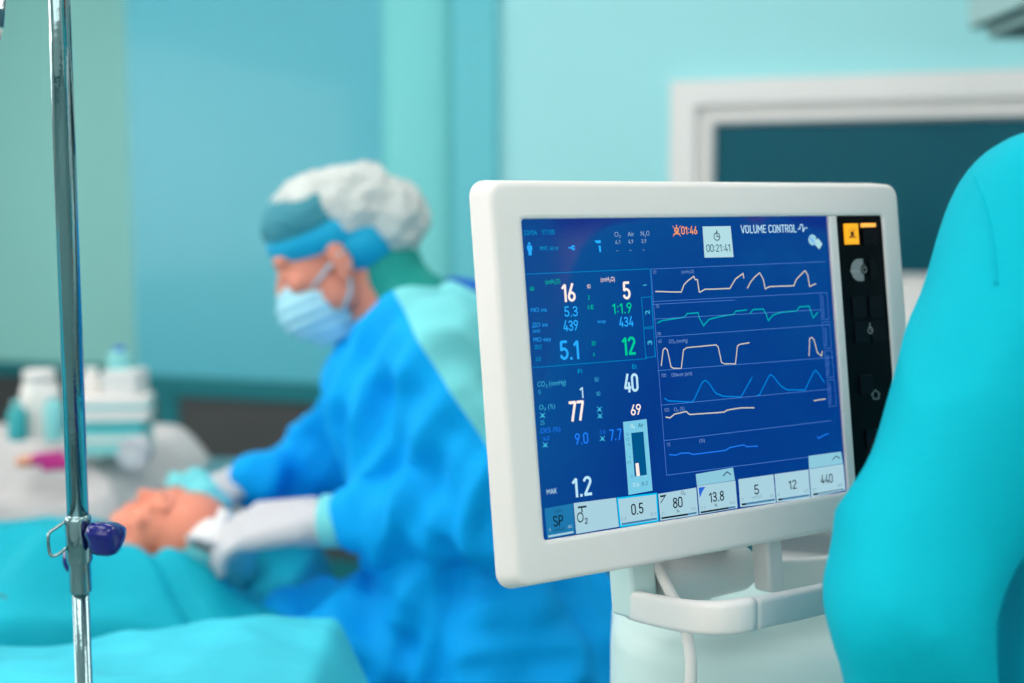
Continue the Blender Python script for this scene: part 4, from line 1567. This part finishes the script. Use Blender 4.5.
def hnear(x, v):
    # v runs 0 at the near hem to 1 at the far hem; the far edge slants towards the viewer at the left
    yf = 1.53 + .33 * min(0, x - NX1 + .02)
    yf = max(yf, 1.40)
    y = 1.20 + (yf - 1.20 + .05) * v
    e = min(sstep(1.20, 1.26, y), 1 - sstep(yf, yf + .05, y))
    ex = 1 - sstep(NX1 - .03, NX1 + .08, x)
    hem = .009 * math.exp(-((y - yf + .012) / .012) ** 2)
    z = NH - .008 + hem + .013 * ridge(Vector((x * 5 - y * 4, y * 9 + x * 3, 3.3))) + .005 * noise.noise(Vector((x * 10, y * 13, 8)))
    lo = .2
    zz = lo + (z - lo) * e * ex
    return (x + .16 * sstep(0, .16, NH - zz) * (1 - ex) + .01 * noise.noise(Vector((y * 8, 0, 1))) * (1 - ex), y + .02 * noise.noise(Vector((x * 9, 0, 4))) * (1 - e), zz)


clothgrid('instrument_sheet', -1.4, NX1 + .08, 0, 1, 110, 80, hnear, drape_n, 'pale aqua sheet over the near instrument table beside the pole', 'drape')

# ------------------------------------------------------------------ grey covered trolley at the back left
gt = P(80, 470, 2.75)
GH = P(60, 462, 2.65).z
tt = thing('trolley', 'steel trolley under the rumpled grey blanket', 'trolley', (gt.x, gt.y, 0))
MB().box((-.5, -.25, GH - .10), (.30, .3, GH - .07), steel).build('shelf', tt, bevel=.005)
for x in (-.45, .25):
    for y in (-.2, .25):
        MB().tube([(x, y, 0), (x, y, GH - .08)], .015, chrome, 12).build('leg', tt)


def hgrey(x, y):
    rx = x - gt.x
    ry = y - gt.y
    e = min(sstep(-.40, -.24, ry), 1 - sstep(.3, .42, ry))
    ex = 1 - sstep(.12, .42, rx)
    z = GH - .06 + .05 * (1 - sstep(-.02, -.3, ry)) + .030 * ridge(Vector((x * 5 + y * 2, y * 7, 6.6))) + .012 * noise.noise(Vector((x * 14, y * 14, 2)))
    lo = .40 if ry < 0 else .5
    return (x, y + .03 * noise.noise(Vector((x * 7, 0, 4))) * (1 - e), lo + (z - lo) * e * ex)


clothgrid('grey_blanket', gt.x - .62, gt.x + .46, gt.y - .42, gt.y + .44, 90, 70, hgrey, grey_cl, 'rumpled grey blanket over the trolley behind the patient', 'blanket', .006)


def box_item(name, x, y, z, w_, d_, h_, mt, label, cat, rot=0, stripes=None, group=None):
    p = P(x, y, z)
    M = Matrix.Translation(p) @ Matrix.Rotation(rot, 4, 'Z')
    o = thing(name, label, cat, None, M, group)
    MB().box((-w_ / 2, -d_ / 2, 0), (w_ / 2, d_ / 2, h_), mt).build('carton', o, bevel=.004)
    if stripes:
        for z0, z1, sm_ in stripes:
            MB().box((-w_ / 2 - .001, -d_ / 2 - .001, z0), (w_ / 2 + .001, d_ / 2 + .001, z1), sm_).build('stripe', o)
    return o


teal_b = mat('teal_print', (60, 175, 180), .5)
ltb = mat('light_teal_print', (140, 215, 215), .5)
blue_b = mat('blue_print', (40, 110, 215), .5)
mag = mat('magenta_plastic', (190, 30, 130), .4)
pea = mat('peach_plastic', (222, 150, 120), .5)
box_item('carton', 113, 452, 2.62, .155, .10, .050, ltb, 'pale teal carton at the bottom of the stack on the grey blanket', 'box', .1, [(.030, .040, MATS['white_plastic'])])
box_item('carton', 113, 429, 2.62, .150, .10, .022, teal_b, 'thin dark teal carton in the middle of the stack on the grey blanket', 'box', .05)
box_item('carton', 116, 419, 2.62, .150, .09, .052, white_pl, 'white carton with teal stripe on top of the stack', 'box', .12, [(.028, .036, ltb)])
box_item('carton', 126, 396, 2.62, .075, .07, .058, white_pl, 'small white carton on top of the striped carton', 'box', -.1)


def bottle(x, y, z, r, h_, mt, cm, label, cat='bottle', capr=.45, name='bottle'):
    p = P(x, y, z)
    o = thing(name, label, cat, p)
    MB().lathe([(0, 0), (r * .95, 0), (r, .004), (r, h_ * .62), (r * .92, h_ * .74), (r * capr, h_ * .84), (r * capr, h_ * .88), (0, h_ * .88)], mt, 28).build('bottle_body', o)
    MB().lathe([(0, h_), (r * capr * .95, h_), (r * capr * 1.1, h_ * .98), (r * capr * 1.1, h_ * .85), (0, h_ * .85)], cm, 24).build('bottle_cap', o)
    return o


bottle(42, 436, 2.66, .042, .145, white_pl, white_pl, 'large round shouldered white bottle left of the chrome pole', capr=.75)
bottle(92, 402, 2.66, .022, .075, white_pl, win_w, 'small white bottle beside the top carton', capr=.6)
bottle(120, 372, 2.62, .024, .055, ltb, blue_b, 'small translucent blue capped bottle at the very top of the stack')
bottle(18, 440, 2.6, .020, .085, teal_b, ltb, 'slim teal bottle before the large white bottle')
bottle(55, 440, 2.58, .020, .105, ltb, white_pl, 'pale mint bottle between the white bottle and the pole')
o = thing('gauze_roll', 'white round gauze roll in front of the carton stack', 'gauze roll', P(136, 452, 2.5))
MB().tube([(-.0, -.03, .0), (-.0, .03, .0)], .030, glove_m, 28).build('roll', o)
MB().tube([(-.0, -.031, .0), (-.0, -.029, .0)], .010, grey_pl, 20).build('core', o)
for x, y, m_, lb in ((32, 462, pea, 'peach coloured pack lying leftmost on the grey blanket'), (46, 460, mag, 'magenta pack lying by the chrome pole'), (58, 466, mag, 'dark magenta clip lying just behind the chrome pole')):
    q = P(x, y, 2.5)
    o = organic([(Vector((-.022, 0, 0)), .012, Vector((.022, .01, .004)), .014)], [], .004, 2, folds(.004, (0, 0, 1), 40, 30, x))
    o.materials.append(m_)
    oo_ = link('soft_pack', o)
    oo_.location = q
    tag(oo_, lb, 'pack')

# ------------------------------------------------------------------ grey cabinet behind the monitor, pendant at the ceiling
cq = P(845, 640, 2.7)
cab = thing('equipment_cabinet', 'light grey equipment cabinet behind the monitor below the window', 'cabinet', None, Matrix.Translation((cq.x, cq.y, 0)) @ Matrix.Rotation(-YAW, 4, 'Z'))
ctop = P(800, 505, 2.7).z
MB().box((-.155, -.2, 0), (.35, .25, ctop), mat('cabinet_grey', (140, 150, 150), .5)).build('body', cab, bevel=.01)
for k in range(3):
    z0 = .1 + k * (ctop - .14) / 3
    dd = MB().box((-.135, -.215, z0), (.33, -.2, z0 + (ctop - .14) / 3 - .02), white_pl).build('drawer', cab, bevel=.004)
    MB().tube([(-.02, -.235, z0 + .1), (.2, -.235, z0 + .1)], .006, steel, 10).build('handle', dd)

pq = P(1026, 9, 2.85)
pen = thing('ceiling_pendant', 'grey stepped ceiling pendant console at the upper right above the window', 'pendant', pq)
k_ = 2.7 / F
grey_t = mat('pendant_grey', (176, 206, 204), .45)
dkg = mat('pendant_dark', (60, 110, 110), .5)
MB().box((-28 * k_, -.15, -.015), (.30, .20, .10), grey_t).build('console', pen, bevel=.008)
MB().box((-11 * k_, -.14, -.040), (.28, .18, -.012), grey_t).build('underside', pen, bevel=.01)
MB().box((-27 * k_, -.152, -.018), (-14 * k_, .19, -.010), dkg).build('edge_strip', pen, bevel=.002)
MB().box((-8 * k_, -.142, -.044), (.27, .17, -.038), dkg).build('edge_strip', pen, bevel=.002)
MB().tube([(.12, .02, .1), (.12, .02, H - pq.z)], .05, win_w, 24).build('column', pen)

# ------------------------------------------------------------------ person in turquoise scrubs at the right, seen from behind
ZR = .86
rb0 = P(1190, 683, .98)
RB0 = Vector((rb0.x, rb0.y, 0))
rp = thing('person', 'person in turquoise gown standing at the right with one elbow out, seen from behind', 'person', RB0)
sh1 = P(1046, 222, .90)
el1 = P(906, 604, .86)
wr1 = P(925, 860, .94)
tcx = P(1250, 300, .95)
nkp = Vector((tcx.x, tcx.y, sh1.z + .06))
sh2 = Vector((2 * tcx.x - sh1.x, 2 * tcx.y - sh1.y + .02, sh1.z))
hip = Vector((tcx.x, tcx.y, .92))
gr = []
ux = (sh2 - sh1).normalized()
for k in (-.11, -.04, .04, .11):
    gr += [(tcx + ux * k + Vector((0, 0, .02)), .10, hip + ux * k * .9, .125)]
gr += [(sh1, .070, el1, .061), (nkp + Vector((0, 0, -.01)), .06, sh1 + Vector((.03, .01, .0)), .078), (nkp + Vector((0, 0, -.01)), .06, sh2 - Vector((.03, .01, .0)), .078)]
gr += [(el1, .062, el1 * .4 + wr1 * .6, .054), (el1 * .4 + wr1 * .6, .054, wr1, .045)]
el2 = sh2 + Vector((.10, .08, -.29))
wr2 = el2 + Vector((-.12, .2, -.12))
gr += [(sh2, .074, el2, .06), (el2, .06, wr2, .045), (tcx + Vector((0, 0, -.05)), .12, sh1 + Vector((.04, 0, -.06)), .07), (tcx + Vector((0, 0, -.05)), .12, sh2 + Vector((-.04, 0, -.06)), .07)]
for k in (-.1, 0, .1):
    gr += [(hip + ux * k, .13, hip + ux * k * 1.2 - Vector((0, 0, .45)), .14)]
me = organic(gr, [], .008, 10, None)
fa = folds(.015, (el1 - sh1), 10, 2.2, 11)
for v in me.vertices:
    pass
nrm = [v.normal.copy() for v in me.vertices]
for v, n_ in zip(me.vertices, nrm):
    v.co += n_ * (fa(v.co, n_) * (.35 + .9 * sstep(.25, .0, abs((v.co - el1).length - .02))) + .0025 * noise.noise(v.co * 14))
put(me, 'gown', turq, rp, RB0)
bb_ = []
bb_ += [(nkp + Vector((0, .0, -.04)), .055, nkp + Vector((0, .02, .1)), .052)]
for k in (-.08, .08):
    bb_ += [(tcx + ux * k, .09, hip + ux * k, .10), (hip + ux * k, .09, hip + ux * k * 1.1 + Vector((0, 0, -.42)), .06),
            (hip + ux * k * 1.1 + Vector((0, 0, -.42)), .06, Vector((hip.x, hip.y, .08)) + ux * k * 1.1, .04)]
bb_ += [(sh1, .05, el1, .038), (el1, .038, wr1, .028), (sh2, .05, el2, .038), (el2, .038, wr2, .028)]
bb_ += handcaps(frame((wr1 - el1), Vector((0, -1, .2)), wr1, 1), (.4, .4, .45, .5), .5, 1)
bb_ += handcaps(frame((wr2 - el2), Vector((0, 0, 1)), wr2, 1), (.4, .4, .45, .5), .5, 1)
me = organic(bb_, [], .0058, 4)
put(me, 'body', skin, rp, RB0)
rM = frame((0.1, 1, -.1), (0, 0, 1), nkp + Vector((0, .04, .15)), 1.05)
hd = HEAD.copy()
hd.transform(rM)
put(hd, 'head', skin, rp, RB0)
me = organic([], [(Vector((0, -.03, .055)), (.086, .108, .088), None)], .006, 4)
for v in me.vertices:
    v.co += v.normal * .004 * ridge(v.co * 25)
me.transform(rM)
put(me, 'cap', turq, rp, RB0)
# raised sleeve seam
seam = MB()
tr_ = []
bvh_src = rp.children
from mathutils.bvhtree import BVHTree
gmesh = [c for c in rp.children if c.name.startswith('gown')][0].data
bv = BVHTree.FromPolygons([v.co + RB0 for v in gmesh.vertices], [tuple(p.vertices) for p in gmesh.polygons])
pts = []
for x, y in ((968, 168), (974, 178), (981, 196), (988, 220), (993, 250), (996, 285)):
    d_ = (P(x, y, 1) - CAM).normalized()
    hit = bv.ray_cast(CAM, d_)
    if hit[0]:
        pts.append(hit[0] - d_ * .0002)
if len(pts) > 2:
    seam.tube(smoothpts(pts, 5), .0014, turq, 8)
    so = seam.build('seam', rp)
    so.data.transform(Matrix.Translation(-RB0))
for k in (-.09, .09):
    b = MB()
    q = Vector((hip.x, hip.y + .04, .045)) + ux * k - RB0
    b.ell(q, (.05, .13, .045), win_w)
    b.build('shoe', rp)

# ------------------------------------------------------------------ view
scene.view_settings.view_transform = 'Standard'
scene.view_settings.look = 'None'
scene.view_settings.gamma = 1
scene.view_settings.use_curve_mapping = False
scene.view_settings.exposure = 0
scene.cycles.max_bounces = 6
scene.cycles.diffuse_bounces = 4
